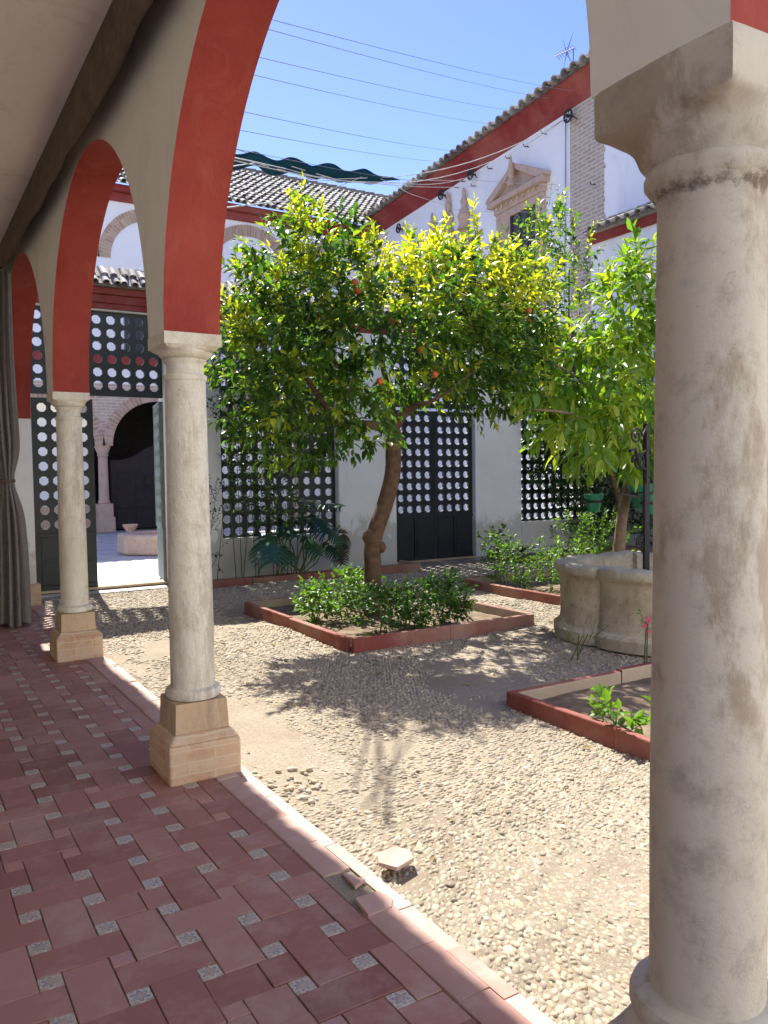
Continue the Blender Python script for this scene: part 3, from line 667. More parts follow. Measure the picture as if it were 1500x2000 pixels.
def lattice_part(name, x0, x1, z0, z1, y, mt='green', r=.066, border=(.03, .03, .03, .03), parent=None, pu=.19, pv=.19, th=.05):
    l, rr, bt, tp = border; nc = max(1, round((x1-x0-l-rr)/pu)); nr = max(1, round((z1-z0-bt-tp)/pv)); b = MB()
    lattice(b, (x0, y, z0), (1, 0, 0), (0, 0, 1), nc, nr, (x1-x0-l-rr)/nc, (z1-z0-bt-tp)/nr, r, th, border); return b.build(name, MT[mt], parent or wall, fix=False)
lattice_part('window_lattice', 4.20, 6.18, .60, ZL, YW+.14, 'green', .064, (.02, .02, .0, .04))
lattice_part('window_lattice', 10.05, 12.15, .60, ZL, YW+.14, 'green', .064, (.02, .02, .0, .04))
lattice_part('transom_lattice', 1.60, 3.37, 2.67, ZL, YW+.08, 'green', .066, (.02, .02, .06, .02), pu=.196)
lattice_part('transom_lattice', 7.28, 8.97, 2.67, ZL, YW+.08, 'black', .066, (.02, .02, .06, .02))
def leaf(x0, x1, mt, panel=None, hinge=None, ang=0, low=.80):
    b = MB(); W_ = x1-x0
    lattice(b, (0, 0, low), (1, 0, 0), (0, 0, 1), 4, 9, (W_-.09)/4, (2.62-low-.05)/9, .064, .045, (.045, .045, .02, .03))
    o = b.build('door_leaf', MT[mt], None, fix=False)
    b2 = MB(); b2.box((0, 0, .02), (W_, .035, low)); 
    for q in (0, 1):
        for z0, z1 in ((.10, .40), (.46, .76)):
            b2.box((.07+q*(W_/2-.02), -.012, z0), (W_/2-.03+q*(W_/2-.02), 0, z1))
    b2.box((W_*.48, -.022, .02), (W_*.52, 0, low))
    b2.box((0, -.02, low-.05), (W_, 0, low)); b2.box((0, -.02, .02), (W_, 0, .09))
    o2 = b2.build('door_panel', MT[panel or mt], None, bevel=.004); o2.parent = o
    o.parent = wall; o.matrix_parent_inverse = Matrix.Translation(-Vector(wall.location))
    o.location = (x0 if hinge != 'r' else x1, YW+.09, 0); o.rotation_euler = (0, 0, ang)
    return o
tag(leaf(1.615, 2.40, 'green'), 'closed green lattice door leaf left of the open doorway')
o = leaf(3.36-.80, 3.36, 'greyleaf', 'greyleaf', hinge='r', ang=R(80)); tag(o, 'green lattice door leaf swung open into the second court')
leaf(7.29, 8.12, 'black'); leaf(8.13, 8.96, 'black')
b = MB(); b.box((1.60, YW+.02, 0), (3.37, YW+.28, .03)); b.box((7.28, YW+.02, 0), (8.97, YW+.28, .03)); b.build('doorstep', MT['stone'], wall)

# ------------------------------------------------------------------ east building and church
XEW = 12.2
e = empty('east_building', (XEW, 4, 0), 'white building at the right edge with a red cornice and low dark tiled eave', 'building')
b = MB(); b.box((XEW, -3, 0), (XEW+.3, YW+.31, 6.10)); b.build('wall', MT['white2'], e)
b = MB(); b.box((XEW-.10, -3, 6.08), (XEW+.3, YW+.33, 6.24)); b.build('cornice', MT['redcor'], e, bevel=.015)
b = MB(); tiled(b, (XEW-.28, -3, 6.22), (0, 1, 0), Vector((.8, 0, .42)).normalized(), 62, 2, .236); b.box((XEW-.2, -3, 6.24), (XEW+.5, YW+.3, 6.32)); b.build('roof_tiles', MT['tile'], e)
XC, YC, CA = 12.9, 12.2, R(6)                 # the church stands 6 degrees off the court's axis; built square, then turned about this corner
def atc(px, py, d=0):                        # sight line onto the turned church wall -> local (unturned) point and world point
    dr = CW+CR*((px-750)/F)+CU*((1000-py)/F); o = Vector((0, 0, CAMZ)); n = Vector((math.cos(CA), -math.sin(CA), 0)); P0 = Vector((XC, YC, 0))-n*d
    w = o+dr*((P0-o).dot(n)/dr.dot(n)); return Vector((XC-d, YC+(w-P0).dot(Vector((math.sin(CA), math.cos(CA), 0))), w.z)), w
ch = empty('church', (XC, YC, 0), 'tall white church wall with brick pier, stone pedimented window and long red eave', 'church')
Y_ = YC
b = MB(); b.box((XC, Y_-2.7, 0), (XC+.5, Y_+11.5, 9.5)); b.build('wall', MT['white2'], ch)
b = MB(); b.box((XC-.02, Y_-.12, 0), (XC, Y_+.96, 9.48))
for q in range(55):
    z = q*.17; dx = .05*random.random(); b.box((XC-.021, Y_-.12-dx, z), (XC, Y_-.12, z+.085))
b.build('brick_pier', MT['brick_w'], ch)
b = MB(); prof = [(XC, 9.44), (XC-.04, 9.46), (XC-.08, 9.60), (XC-.20, 9.76), (XC-.32, 9.84), (XC-.34, 9.93), (XC+.1, 9.96), (XC+.1, 9.44)]
b.prism(prof, Y_-2.7, Y_+11.5, 1); b.build('cornice', MT['redcor'], ch)
b = MB(); tiled(b, (XC-.48, Y_-2.7, 9.89), (0, 1, 0), Vector((.86, 0, .36)).normalized(), 46, 3, .31, .42, .12, .05); b.add([(XC-.38, Y_-2.7, 9.95), (XC-.38, Y_+11.5, 9.95), (XC+6, Y_+11.5, 12.6), (XC+6, Y_-2.7, 12.6)], [(0, 1, 2, 3)])
b.build('roof_tiles', MT['tile'], ch)
def ppoly(b, pts, x0, x1): b.prism([(Y_+y, z) for y, z in pts], x0, x1, 0)
def rect(b, y0, y1, z0, z1, x0): ppoly(b, [(y0, z0), (y1, z0), (y1, z1), (y0, z1)], x0, XC-.001)
wr = MB(); rect(wr, 1.85, 2.16, 5.2, 7.98, XC-.08); rect(wr, 3.22, 3.80, 5.2, 7.98, XC-.08); rect(wr, 2.16, 3.22, 7.80, 7.98, XC-.08)
rect(wr, 1.80, 3.86, 7.98, 8.16, XC-.11); rect(wr, 1.70, 3.98, 8.16, 8.29, XC-.24)
for k in range(9): rect(wr, 1.86+.225*k, 1.94+.225*k, 8.06, 8.16, XC-.15)
wo = wr.build('window_surround', MT['pinkstone'], ch, bevel=.012)
b = MB(); ppoly(b, [(1.66, 8.292), (1.90, 8.292), (2.82, 8.80), (2.82, 8.93), (1.66, 8.38)], XC-.24, XC-.003); ppoly(b, [(4.02, 8.292), (4.02, 8.38), (2.82, 8.93), (2.82, 8.80), (3.76, 8.292)], XC-.24, XC-.003)
ppoly(b, [(1.90, 8.294), (3.76, 8.294), (2.82, 8.80)], XC-.10, XC-.005)
po = b.build('pediment', MT['pinkstone'], ch)
b = MB(); b.lathe([(.01, 9.10), (.03, 9.0), (.055, 8.88), (.09, 8.74), (.08, 8.62), (.05, 8.54), (.09, 8.48), (.10, 8.40), (.06, 8.38)][::-1], (XC-.30, Y_+2.82, 0), 16); b.build('finial', MT['pinkstone'], po, smooth='auto')
b = MB(); b.box((XC-.022, Y_+2.16, 5.3), (XC-.001, Y_+3.22, 7.80))
for q in range(4): b.box((XC-.05, Y_+2.16+q*.337, 5.3), (XC-.022, Y_+2.21+q*.337, 7.80))
b.box((XC-.052, Y_+2.16, 6.6), (XC-.022, Y_+3.22, 6.66)); b.build('window', MT['glass'], wo)
b = MB()
for (yc, top, w) in ((6.15, 9.30, .12), (5.30, 9.15, .12), (7.05, 9.0, .11)):
    b.lathe([(w*.2, 0), (w*.5, -.12), (w*.35, -.2), (w*.8, -.36), (w*.5, -.5), (w*.9, -.56), (w*1.5, -.75), (w*1.1, -.95), (w*1.6, -1.1)][::-1], (XC-.10, Y_+yc, top), 14)
ppoly(b, [(4.85, 5.5), (6.45, 5.5), (6.45, 7.4), (6.38, 7.7), (6.34, 8.22), (5.98, 8.22), (5.88, 8.0), (5.72, 7.78), (5.56, 7.9), (5.48, 8.1), (5.12, 8.1), (5.08, 7.6), (4.85, 7.2)], XC-.14, XC-.001)
ppoly(b, [(6.6, 5.5), (7.6, 5.5), (7.6, 7.2), (7.3, 7.5), (7.22, 8.0), (6.88, 8.0), (6.8, 7.5), (6.6, 7.2)], XC-.14, XC-.001)
b.build('stone_gable_relief', MT['pinkstone'], ch)
def pulley(px, py, parent):
    q, _ = atc(px, py, .16); b = MB(); n = 20; r = .13
    b.tube([(q.x, q.y+r*math.cos(2*math.pi*k/n), q.z+r*math.sin(2*math.pi*k/n)) for k in range(n+1)], .022, 6)
    for k in range(3): a = math.pi*k/3; b.tube([(q.x, q.y+r*math.cos(a), q.z+r*math.sin(a)), (q.x, q.y-r*math.cos(a), q.z-r*math.sin(a))], .012, 5)
    b.tube([(q.x+.17, q.y, q.z), (q.x-.06, q.y, q.z)], .02, 6); b.tube([(q.x, q.y-.12, q.z-.03), (q.x, q.y-.32, q.z-.20)], .012, 5)
    b.build('pulley', MT['iron'], parent)
for px, py in ((1109, 226), (919, 340), (861, 380), (778, 446)): pulley(px, py, ch)
for px, py in [(1068, 262), (1033, 287), (998, 310), (962, 330), (930, 364), (896, 367), (1165, 362), (908, 355), (775, 478), (780, 500)]:
    q, _ = atc(px, py); b = MB(); b.tube([(q.x, q.y, q.z), (q.x-.14, q.y, q.z+.0), (q.x-.17, q.y, q.z+.05)], .011, 5); b.tube([(q.x-.08, q.y-.05, q.z), (q.x-.08, q.y+.05, q.z)], .009, 5); b.build('hook', MT['iron'], ch)
b = MB(); b.tube([(XC-.04, Y_+1.08, 9.3), (XC-.04, Y_+1.1, 7.5), (XC-.04, Y_+1.13, 5.2)], .012, 5); b.build('drop_cable', MT['wire'], ch)
ch.rotation_euler.z = -CA

# aerial on the church roof
q = at(1120, 150, 0, 15.0)
an = empty('tv_aerial', (q.x, q.y, q.z), 'small television aerial on a thin mast above the church roof', 'aerial')
z1 = at(1118, 96, 0, 15.0).z
b = MB(); b.tube([(q.x, q.y, q.z-.6), (q.x, q.y, z1)], .013, 6); b.build('mast', MT['steel'], an)
b = MB(); b.tube([(q.x-.05, q.y-.1, z1-.03), (q.x-.1, q.y+.55, z1+.02)], .012, 5)
for k in range(8):
    yy = q.y-.05+k*.08; b.tube([(q.x-.12, yy, z1+.06), (q.x+.04, yy, z1-.05)], .005, 4); b.tube([(q.x-.12, yy, z1-.07), (q.x+.04, yy, z1+.05)], .005, 4)
b.build('element_row', MT['steel'], an)
b = MB()
for k in range(7): b.tube([(q.x, q.y+.0+.035*k, z1+.42-.05*k), (q.x, q.y+.25+.02*k, z1-.05-.06*k)], .0025, 4)
for k in range(7): b.tube([(q.x, q.y+.0+.035*k, z1-.42+.05*k), (q.x, q.y+.25+.02*k, z1+.05+.06*k)], .0025, 4)
b.build('reflector', MT['steel'], an)

# ------------------------------------------------------------------ far building beyond the second court
YF = 23.2
fb = empty('far_building', (9, YF, 0), 'two storey white building beyond the second court with brick arches and grey tiled roof', 'building')
gc = [(6.60, 1.27), (9.62, 1.27), (12.64, 1.27), (3.58, 1.27), (.56, 1.27)]
b = MB(); ZG = 2.42
ys = sorted(set([-2.2, 16.5]+[c+r*math.cos(math.pi*k/20) for c, r in gc for k in range(21)]))
b2 = MB()
for a, c in zip(ys[:-1], ys[1:]):
    mid = (a+c)/2; hit = [(cc, r) for cc, r in gc if abs(mid-cc) < r]
    if hit: cc, r = hit[0]; za = ZG+math.sqrt(max(0, r*r-(a-cc)**2)); zc = ZG+math.sqrt(max(0, r*r-(c-cc)**2)); b2.add([(a, YF, za), (c, YF, zc), (c, YF, 4.15), (a, YF, 4.15)], [(0, 1, 2, 3)])
    else: b2.add([(a, YF, ZG), (c, YF, ZG), (c, YF, 4.15), (a, YF, 4.15)], [(0, 1, 2, 3)])
b2.build('brick_arcade', brickmat('arcade_brickwork', (.42, .29, .22), (.52, .39, .30), (.60, .52, .43), 'XZ', bw=.28, bh=.085, ms=.016, wear=.55), fb, fix=False)
b = MB(); b.box((-2.2, YF, 4.15), (16.5, YF+.3, 9.25)); b.build('wall', MT['white2'], fb)
b = MB(); b.box((-2.2, YF-.10, 4.66), (16.5, YF, 4.98)); b.box((-2.2, YF-.12, 9.20), (16.5, YF+.2, 9.42)); b.box((-2.2, YF-.3, 9.42), (16.5, YF+.2, 9.60)); b.build('cornice', MT['redcor'], fb, bevel=.02)
def voussoirs(c, z, r0, r1, y, parent, n=46, a0=0, a1=math.pi, double=True):
    b = MB(); mb = MB(); vs = []
    K = 32
    for k in range(K+1):
        a = a0+(a1-a0)*k/K; 
        for r in (r0, r1): vs.append((c+r*math.cos(a), y-.012, z+r*math.sin(a)))
    mb.cur = 1; b.cur = 1; b.add(vs, [(2*k, 2*k+1, 2*k+3, 2*k+2) for k in range(K)]); b.cur = 0
    rings = ((r0, r0+(r1-r0)*.62), (r0+(r1-r0)*.66, r1)) if double else ((r0, r1),)
    for ri, (ra, rb) in enumerate(rings):
        for k in range(n):
            s0 = a0+(a1-a0)*(k+.16)/n; s1 = a0+(a1-a0)*(k+.84)/n; tn = random.random()
            p = [(c+rr*math.cos(s), z+rr*math.sin(s)) for rr, s in ((ra, s0), (rb, s0), (rb, s1), (ra, s1))]
            b.add([(x, y-.03, zz) for x, zz in p]+[(x, y-.005, zz) for x, zz in p], [(0, 1, 2, 3), (0, 4, 5, 1), (1, 5, 6, 2), (2, 6, 7, 3), (3, 7, 4, 0)], tn)
    b.build('brick_arch', [MT['voussoir'], MT['mortar']], parent)
for c in (.66, 3.62, 6.58, 9.54, 12.5): voussoirs(c, 7.62, 1.16, 1.50, YF, fb)
for c, r in gc: voussoirs(c, ZG, r, r+.27, YF-.0, fb, 40)
# upper window with balcony rail behind the lattice, seen through it
b = MB(); b.box((5.75, YF-.03, 5.1), (6.45, YF, 6.9)); b.build('window', MT['glass'], fb)
b = MB(); b.box((8.9, YF-.03, 5.1), (9.6, YF, 6.9)); b.build('window', MT['glass'], fb)
for X_ in (5.55, 8.7):
    b = MB()
    for k in range(12): b.tube([(X_+k*.1, YF-.35, 5.05), (X_+k*.1, YF-.35, 6.0)], .01, 4)
    b.tube([(X_-.02, YF-.35, 6.0), (X_+1.12, YF-.35, 6.0)], .018, 5); b.box((X_-.05, YF-.4, 5.0), (X_+1.15, YF, 5.06)); b.build('balcony', MT['iron'], fb)
b = MB(); us = Vector((0, .85, .53)).normalized(); tiled(b, (-2.4, YF-.5, 9.56), (1, 0, 0), us, 80, 13, .235, .36); ux = us*4.6
b.add([(-2.4, YF-.48, 9.57), (16.8, YF-.48, 9.57), (16.8, YF-.48+ux.y, 9.57+ux.z), (-2.4, YF-.48+ux.y, 9.57+ux.z)], [(0, 1, 2, 3)]); rt = b.build('roof_tiles', MT['tile'], fb)
b = MB(); b.ct = .12
for k in range(48): b.tube([(-2.4+k*.4, YF-.48+ux.y+.02, 9.66+ux.z), (-2.4+k*.4+.43, YF-.48+ux.y+.02, 9.66+ux.z+.02)], [.10, .125], 8, tint=random.uniform(.05, .3))  # dark tints put the shadow along the ridge into the tile colour
b.build('ridge_tiles', MT['tile'], rt)
# arcade columns of the far building
for X_ in (2.07, 5.09, 8.11, 11.13):
    b = MB(); b.box((X_-.24, YF-.06, 0), (X_+.24, YF+.42, .42)); b.box((X_-.2, YF-.02, .42), (X_+.2, YF+.38, .80)); b.lathe([(.15, .80), (.17, .84), (.15, .88), (.14, .92), (.125, 2.12), (.15, 2.14), (.14, 2.2), (.2, 2.34), (.22, 2.42)], (X_, YF+.18, 0), 20)
    b.ct = .5; b.build('arcade_column', MT['pinkstone'], fb, smooth='auto')
b = MB(); b.box((-2.2, YF+.3, 2.42), (16.5, YF+.32, 4.15)); b.box((-2.2, YF+3, 0), (16.5, YF+3.2, 4.2)); b.box((-2.2, YF+.3, 4.15), (16.5, YF+3.2, 4.3)); 
b2 = MB(); b2.box((-2.2, YF+.75, 0), (4.95, YF+.85, 3.9)); b2.box((8.25, YF+.75, 0), (16.5, YF+.85, 3.9)); b2.build('inner_wall', MT['white'], fb)
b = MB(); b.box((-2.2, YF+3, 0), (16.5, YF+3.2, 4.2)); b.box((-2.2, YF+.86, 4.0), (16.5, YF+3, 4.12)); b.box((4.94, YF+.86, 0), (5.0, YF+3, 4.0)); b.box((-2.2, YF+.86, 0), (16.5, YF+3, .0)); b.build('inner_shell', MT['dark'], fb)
b = MB(); b.box((-2.2, YF+.70, 0), (4.95, YF+.75, .75)); b.box((4.55, YF+.3, 0), (4.95, YF+.75, .72)); b.build('brick_dado', MT['brickbase'], fb)
gt = []
n = 24; top = []
for k in range(n+1):
    x = 5.35+2.5*k/n; t_ = (x-6.6)/1.25; top.append((x, 2.02+.42*math.exp(-(t_/.42)**2)))
b = MB(); b.prism([(5.35, .05), (7.85, .05)]+top[::-1], YF+.45, YF+.52, 1)
for x in (5.5, 6.05, 6.68, 7.25):
    for z0, z1 in ((.2, .55), (.65, 1.1), (1.2, 1.65)): b.box((x, YF+.425, z0), (x+.45, YF+.45, z1))
b.lathe([(.01, 0), (.14, 0), (.16, .02), (.14, .04), (.01, .03)], (0, 0, 0), 20)
for v_i in range(len(b.v)-5*20, len(b.v)):
    x, y, z = b.v[v_i]; b.v[v_i] = (6.42+x, YF+.42-z, 1.42+y)
b.build('gate', MT['gate'], fb, bevel=.008)

# wellhead and bowl in the second court
wl = empty('stone_basin', (4.62, 16.5, 0), 'low octagonal stone basin on the paving of the second court', 'basin')
b = MB(); b.ct = .8; b.lathe([(.78, 0), (.80, .04), (.79, .36), (.74, .40), (.55, .40), (.52, .36), (.50, .08), (.01, .06)], (0, 0, 0), 8); o = b.build('basin_wall', MT['pinkstone'], None, bevel=.015); o.parent = wl; o.rotation_euler.z = R(22.5)
b = MB(); b.lathe([(.07, 0), (.08, .02), (.11, .06), (.155, .14), (.16, .16), (.14, .16), (.10, .08), (.01, .05)], (0, 0, 0), 20); b.ct = .8
bq = MB(); bq.ct = .8; bq.lathe([(.07, 0), (.08, .02), (.11, .06), (.155, .14), (.16, .16), (.14, .16), (.10, .08), (.01, .05)], (0, 0, 0), 20)
o = bq.build('stone_bowl', MT['pinkstone'], None, smooth='auto'); o.location = (4.23, 17.08, .395); tag(o, 'small pale stone bowl standing on the rim of the low basin', 'bowl')

# ------------------------------------------------------------------ unseen south walls and paving, added behind the camera to throw sunlight back
sb = empty('south_bounce_building', (6, -2.6, 0), 'unseen white walls added behind the camera to bounce sunlight into the court', 'building')
b = MB(); b.box((WX1, -2.8, 0), (12.2, -2.4, 8.5)); b.build('wall', MT['white2'], sb)  # added tall and white to bounce sunlight onto the shaded court wall
b = MB(); b.box((-3.2, -9.2, 0), (WX1, -9, 7.5)); b.build('gallery_bounce_wall', MT['white2'], sb)  # unseen wall added to bounce sunlight into the gallery
b = MB(); b.box((-3.1, -9, -.04), (WX1, -3.0, .0)); tag(b.build('south_bounce_paving', MT['paving']), kind='structure')  # unseen pale ground added to bounce sunlight up under the gallery ceiling

# ------------------------------------------------------------------ the well
def well():
    r = empty('stone_well', (6.05, 5.06, 0), 'weathered lobed stone wellhead with a mossy rim in the middle of the court', 'well')
    def outline(rad, n=160):
        pts = []
        for k in range(n):
            a = 2*math.pi*k/n; lobe = abs(math.cos(2*(a-R(45)))); q = rad*(.87+.15*lobe**.55)
            # pilaster at the meeting of the lobes
            d = abs(((a-R(0)+R(45)) % R(90))-R(45)); 
            if d > R(45-8): q = rad*.935
            pts.append((q*math.cos(a+R(3)), q*math.sin(a+R(3))))
        return pts
    prof = [(.905, 0), (.91, .10), (.885, .125), (.855, .14), (.845, .20), (.845, .56), (.86, .585), (.885, .60), (.90, .625), (.905, .66), (.895, .685), (.86, .70), (.70, .70), (.665, .68), (.655, .5), (.65, .12), (.0, .1)]
    b = MB(); n = 160; vs = []; random.seed(4)
    for rad, z in prof:
        for k, (x, y) in enumerate(outline(rad)):
            j = 1+(.006*math.sin(k*.9)+.008*math.sin(k*.37+z*9)) if z > .55 else 1+.003*math.sin(k*.7+z*7)
            if rad == 0: x, y = 0, 0
            vs.append((x*j, y*j, z+(.008*math.sin(k*.31)+.006*math.sin(k*.83) if z > .6 else 0)))
    m = len(prof); b.add(vs, [(i*n+k, i*n+(k+1) % n, (i+1)*n+(k+1) % n, (i+1)*n+k) for i in range(m-1) for k in range(n)])
    o = b.build('wellhead', MT['wellstone'], None, smooth='auto'); o.parent = r
m, t, p = mat('well_stone', .9, .15); v = coords(t)
a = noise(t, v, 4, 7, .7, .4); d = noise(t, v, 22, 6, .75)
c = mix(t, ramp(t, a, [(.36, 0), (.62, 1)]), (.36, .30, .20), (.52, .46, .34)); c = mix(t, ramp(t, d, [(.56, 0), (.68, .7)]), c, (.17, .14, .10))
g = nd(t, 'ShaderNodeNewGeometry'); s = nd(t, 'ShaderNodeSeparateXYZ'); t.links.new(g.outputs['Position'], s.inputs[0])
mm = nd(t, 'ShaderNodeMath', operation='MULTIPLY_ADD'); t.links.new(d, mm.inputs[0]); mm.inputs[1].default_value = .22; t.links.new(s.outputs[2], mm.inputs[2])
c = mix(t, ramp(t, mm.outputs[0], [(.70, 0), (.80, .55)]), c, (.27, .29, .22)); t.links.new(c, p.inputs['Base Color'])
vo = nd(t, 'ShaderNodeTexVoronoi', feature='DISTANCE_TO_EDGE'); vo.inputs['Scale'].default_value = 2.1; t.links.new(v, vo.inputs['Vector'])
q_ = bump(t, p, d, .6, .012); bump(t, p, ramp(t, vo.outputs['Distance'], [(0, 0), (.012, 1)]), .35, .01, q_); MT['wellstone'] = m
well()
def ironframe():
    x, y = 6.02, 5.15; r = empty('well_frame', (x, y, 0), 'black wrought iron frame with scrolls rising from the stone well', 'iron frame')
    q = at(1262, 1060, 1, 5.15); x = q.x
    b = MB(); b.box((x-.022, y-.022, .1), (x+.022, y+.022, 1.98)); b.tube([(x-.05, y-.03, .62), (x-.05, y-.03, 1.42)], .012, 6); b.build('post', MT['iron'], r)
    for (cx, cz, rad, sg) in ((x-.10, .86, .07, 1), (x-.13, 1.62, .09, -1), (x-.16, 1.86, .08, 1)):
        b = MB(); pts = []
        for k in range(40):
            a = k/39*3.4*math.pi; rr = rad*(1-k/48); pts.append((cx+rr*math.cos(a)*sg, y-.02, cz+rr*math.sin(a)))
        b.tube([(x, y-.02, cz+.12)]+pts, .010, 6); b.build('scroll', MT['iron'], r)
    b = MB(); b.tube([(x-.02, y, 1.55), (x-.16, y-.05, 1.60), (x-.24, y-.08, 1.74), (x-.34, y-.1, 1.72)], .016, 6); b.build('bracket', MT['iron'], r); b = MB(); b.tube([(x-.02, y, 1.28), (x-.2, y, 1.31), (x-.36, y, 1.33)], .008, 5); b.build('bracket', MT['iron'], r)
ironframe()

# ------------------------------------------------------------------ foliage
def leaves(P, D, U, L, Wd, tint, droop=.25):
    """P base, D direction, U normal-ish, arrays; returns V, faces, tint"""
    n = len(P); D = D/np.linalg.norm(D, axis=1, keepdims=True); S = np.cross(D, U); S /= np.linalg.norm(S, axis=1, keepdims=True)+1e-9; N = np.cross(S, D)
    L = L[:, None]; Wd = Wd[:, None]; st = [(0, 0), (.34, 1), (.70, .72), (1, 0)]; out = []
    def pt(s, w, side): return P+D*L*s+S*Wd*w*side*.5+N*(Wd*.22*abs(side)*w-L*droop*s*s)
    b0 = pt(0, 0, 0); m1 = pt(.34, 0, 0); l1 = pt(.34, 1, -1); r1 = pt(.34, 1, 1); m2 = pt(.70, 0, 0); l2 = pt(.70, .72, -1); r2 = pt(.70, .72, 1); t = pt(1, 0, 0)
    V = np.stack([b0, m1, l1, r1, m2, l2, r2, t], 1).reshape(-1, 3); base = (np.arange(n)*8)[:, None]
    tri = np.concatenate([base+np.array([[0, 1, 2]]), base+np.array([[0, 3, 1]]), base+np.array([[5, 4, 7]]), base+np.array([[4, 6, 7]])]); quad = np.concatenate([base+np.array([[2, 1, 4, 5]]), base+np.array([[1, 3, 6, 4]])])
    return V, [tri, quad], np.repeat(tint, 8)
class Leafy:
    def __init__(s, seed): s.P = []; s.D = []; s.U = []; s.L = []; s.W = []; s.T = []; s.tw = MB(); s.r = np.random.default_rng(seed)
    def shoot(s, p, d, length, nl, L, asp, tint, grav=.0, tw=.003, spread=1.0, tj=.12):
        r = s.r; p = np.array(p, float); d = np.array(d, float); d /= np.linalg.norm(d); pts = [p.copy()]
        ph = r.uniform(0, 6.28)
        for k in range(nl):
            d = d+np.array([0, 0, -grav/nl])+r.normal(0, .05, 3); d /= np.linalg.norm(d); p = p+d*length/nl; pts.append(p.copy())
            ph += 2.4; a = np.cross(d, [0.3, .2, 1.]); a /= np.linalg.norm(a)+1e-9; bb = np.cross(d, a); rad = a*math.cos(ph)+bb*math.sin(ph)
            f = k/max(1, nl-1); dd = d*(.35+.9*f)+rad*(1.05-.45*f)*spread+np.array([0, 0, -.18*spread]); s.P.append(p); s.D.append(dd); s.U.append(np.cross(dd, np.cross(np.array([0, 0, 1.])+r.normal(0, .5, 3)+rad*.0, dd)))
            l = L*r.uniform(.65, 1.15)*(1 if f < .85 else .75); s.L.append(l); s.W.append(l*asp*r.uniform(.8, 1.2)); s.T.append(min(1, max(0, tint+r.normal(0, tj)+.12*f)))
        if tw: s.tw.tube([pts[0], pts[len(pts)//2], pts[-1]], [tw, tw*.8, tw*.4], 3, False)
    def finish(s, name, mt, parent, droop=.25):
        V, Fs, T = leaves(np.array(s.P), np.array(s.D), np.array(s.U), np.array(s.L), np.array(s.W), np.array(s.T), droop); return build_np(name, V, Fs, mt, parent, T, smooth=False)
def limb(b, pts, r0, r1, n=9):
    pts = [Vector(p) for p in pts]; out = []
    for i in range(len(pts)-1):
        p0 = pts[max(i-1, 0)]; p1 = pts[i]; p2 = pts[i+1]; p3 = pts[min(i+2, len(pts)-1)]
        for k in range(5):
            t = k/5; out.append(.5*((2*p1)+(-p0+p2)*t+(2*p0-5*p1+4*p2-p3)*t*t+(-p0+3*p1-3*p2+p3)*t**3))
    out.append(pts[-1]); m = len(out); b.tube(out, [r0+(r1-r0)*(i/(m-1))**.8 for i in range(m)], n)
def crown(lf, ells, nshoot, L, asp, seed, ctr, tintf, grav=.1, slen=(.16, .34), nl=(6, 11), up=.7, spread=1., surf=.72, hole=.0):
    r = np.random.default_rng(seed); vol = np.array([e[3]*e[4]*e[5] for e in ells])**.8; pr = vol/vol.sum()
    for _ in range(nshoot):
        e = ells[r.choice(len(ells), p=pr)]; d = r.normal(0, 1, 3); d /= np.linalg.norm(d); q = r.uniform(surf**3, 1)**(1/3) if r.random() < .8 else r.uniform(.25, surf)
        c = np.array(e[:3]); p = c+d*np.array(e[3:6])*q
        if hole and math.sin(p[0]*5.1+seed)*math.sin(p[1]*4.3)*math.sin(p[2]*5.7+1) > hole: continue
        out = p-np.array(ctr); out /= np.linalg.norm(out)+1e-6; L_ = L*r.uniform(.72, 1.18); dd = out*.8+d*.5+np.array([0, 0, up])+r.normal(0, .35, 3)
        n_ = int(r.integers(*nl)); lf.shoot(p, dd, r.uniform(*slen), n_, L_, asp, tintf(p, q, r), grav, spread=spread)
# --- the middle orange tree
TX, TY = 4.45, 7.45
tr = empty('orange_tree', (TX, TY, 0), 'leafy orange tree with leaning trunk in the middle bed, yellow new shoots and few oranges', 'tree')
def T(px, py, y=TY): v = at(px, py, 1, y); return (v.x, v.y, v.z)
b = MB()
limb(b, [(4.40, TY, -.02), T(727, 1165), T(728, 1110), T(727, 1075), T(733, 1040), T(752, 985), T(766, 930), T(768, 880), T(768, 840)], .098, .085, 14)
kb = T(722, 1050); b.lathe([(.02, -.085), (.075, -.05), (.10, 0), (.085, .05), (.02, .09)], (kb[0]+.01, kb[1]-.01, kb[2]), 12)
kb = T(740, 1068); b.lathe([(.02, -.06), (.04, -.03), (.05, 0), (.04, .03), (.02, .06)], (kb[0], kb[1]-.06, kb[2]), 10)
tk = b.build('trunk', MT['bark'], tr, smooth=True)
fk = T(768, 845)
for pts, r0, r1 in (([fk, T(735, 832), T(700, 828, 7.3), T(665, 830, 7.2), T(640, 800, 7.0), T(600, 740, 6.8)], .062, .025),
                    ([fk, T(745, 810), T(722, 785), T(700, 765), T(650, 700, 7.7), T(600, 600, 7.7)], .058, .018),
                    ([fk, T(785, 815), T(815, 790), T(845, 745), T(862, 690), T(880, 620, 7.3)], .055, .016),
                    ([fk, T(765, 790, 7.6), T(745, 700, 7.8), T(740, 600, 7.8), T(690, 500, 7.7)], .05, .014),
                    ([fk, T(790, 800, 7.2), T(850, 780, 6.8), T(930, 720, 6.6)], .04, .014), ([T(845, 745), T(900, 700, 7.8), T(980, 620, 8.0)], .035, .012), ([T(722, 785), T(640, 740, 8.1), T(540, 690, 8.3)], .035, .012)):
    b = MB(); limb(b, pts, r0, r1); b.build('branch', MT['bark'], tk, smooth=True)
lf = Leafy(21)
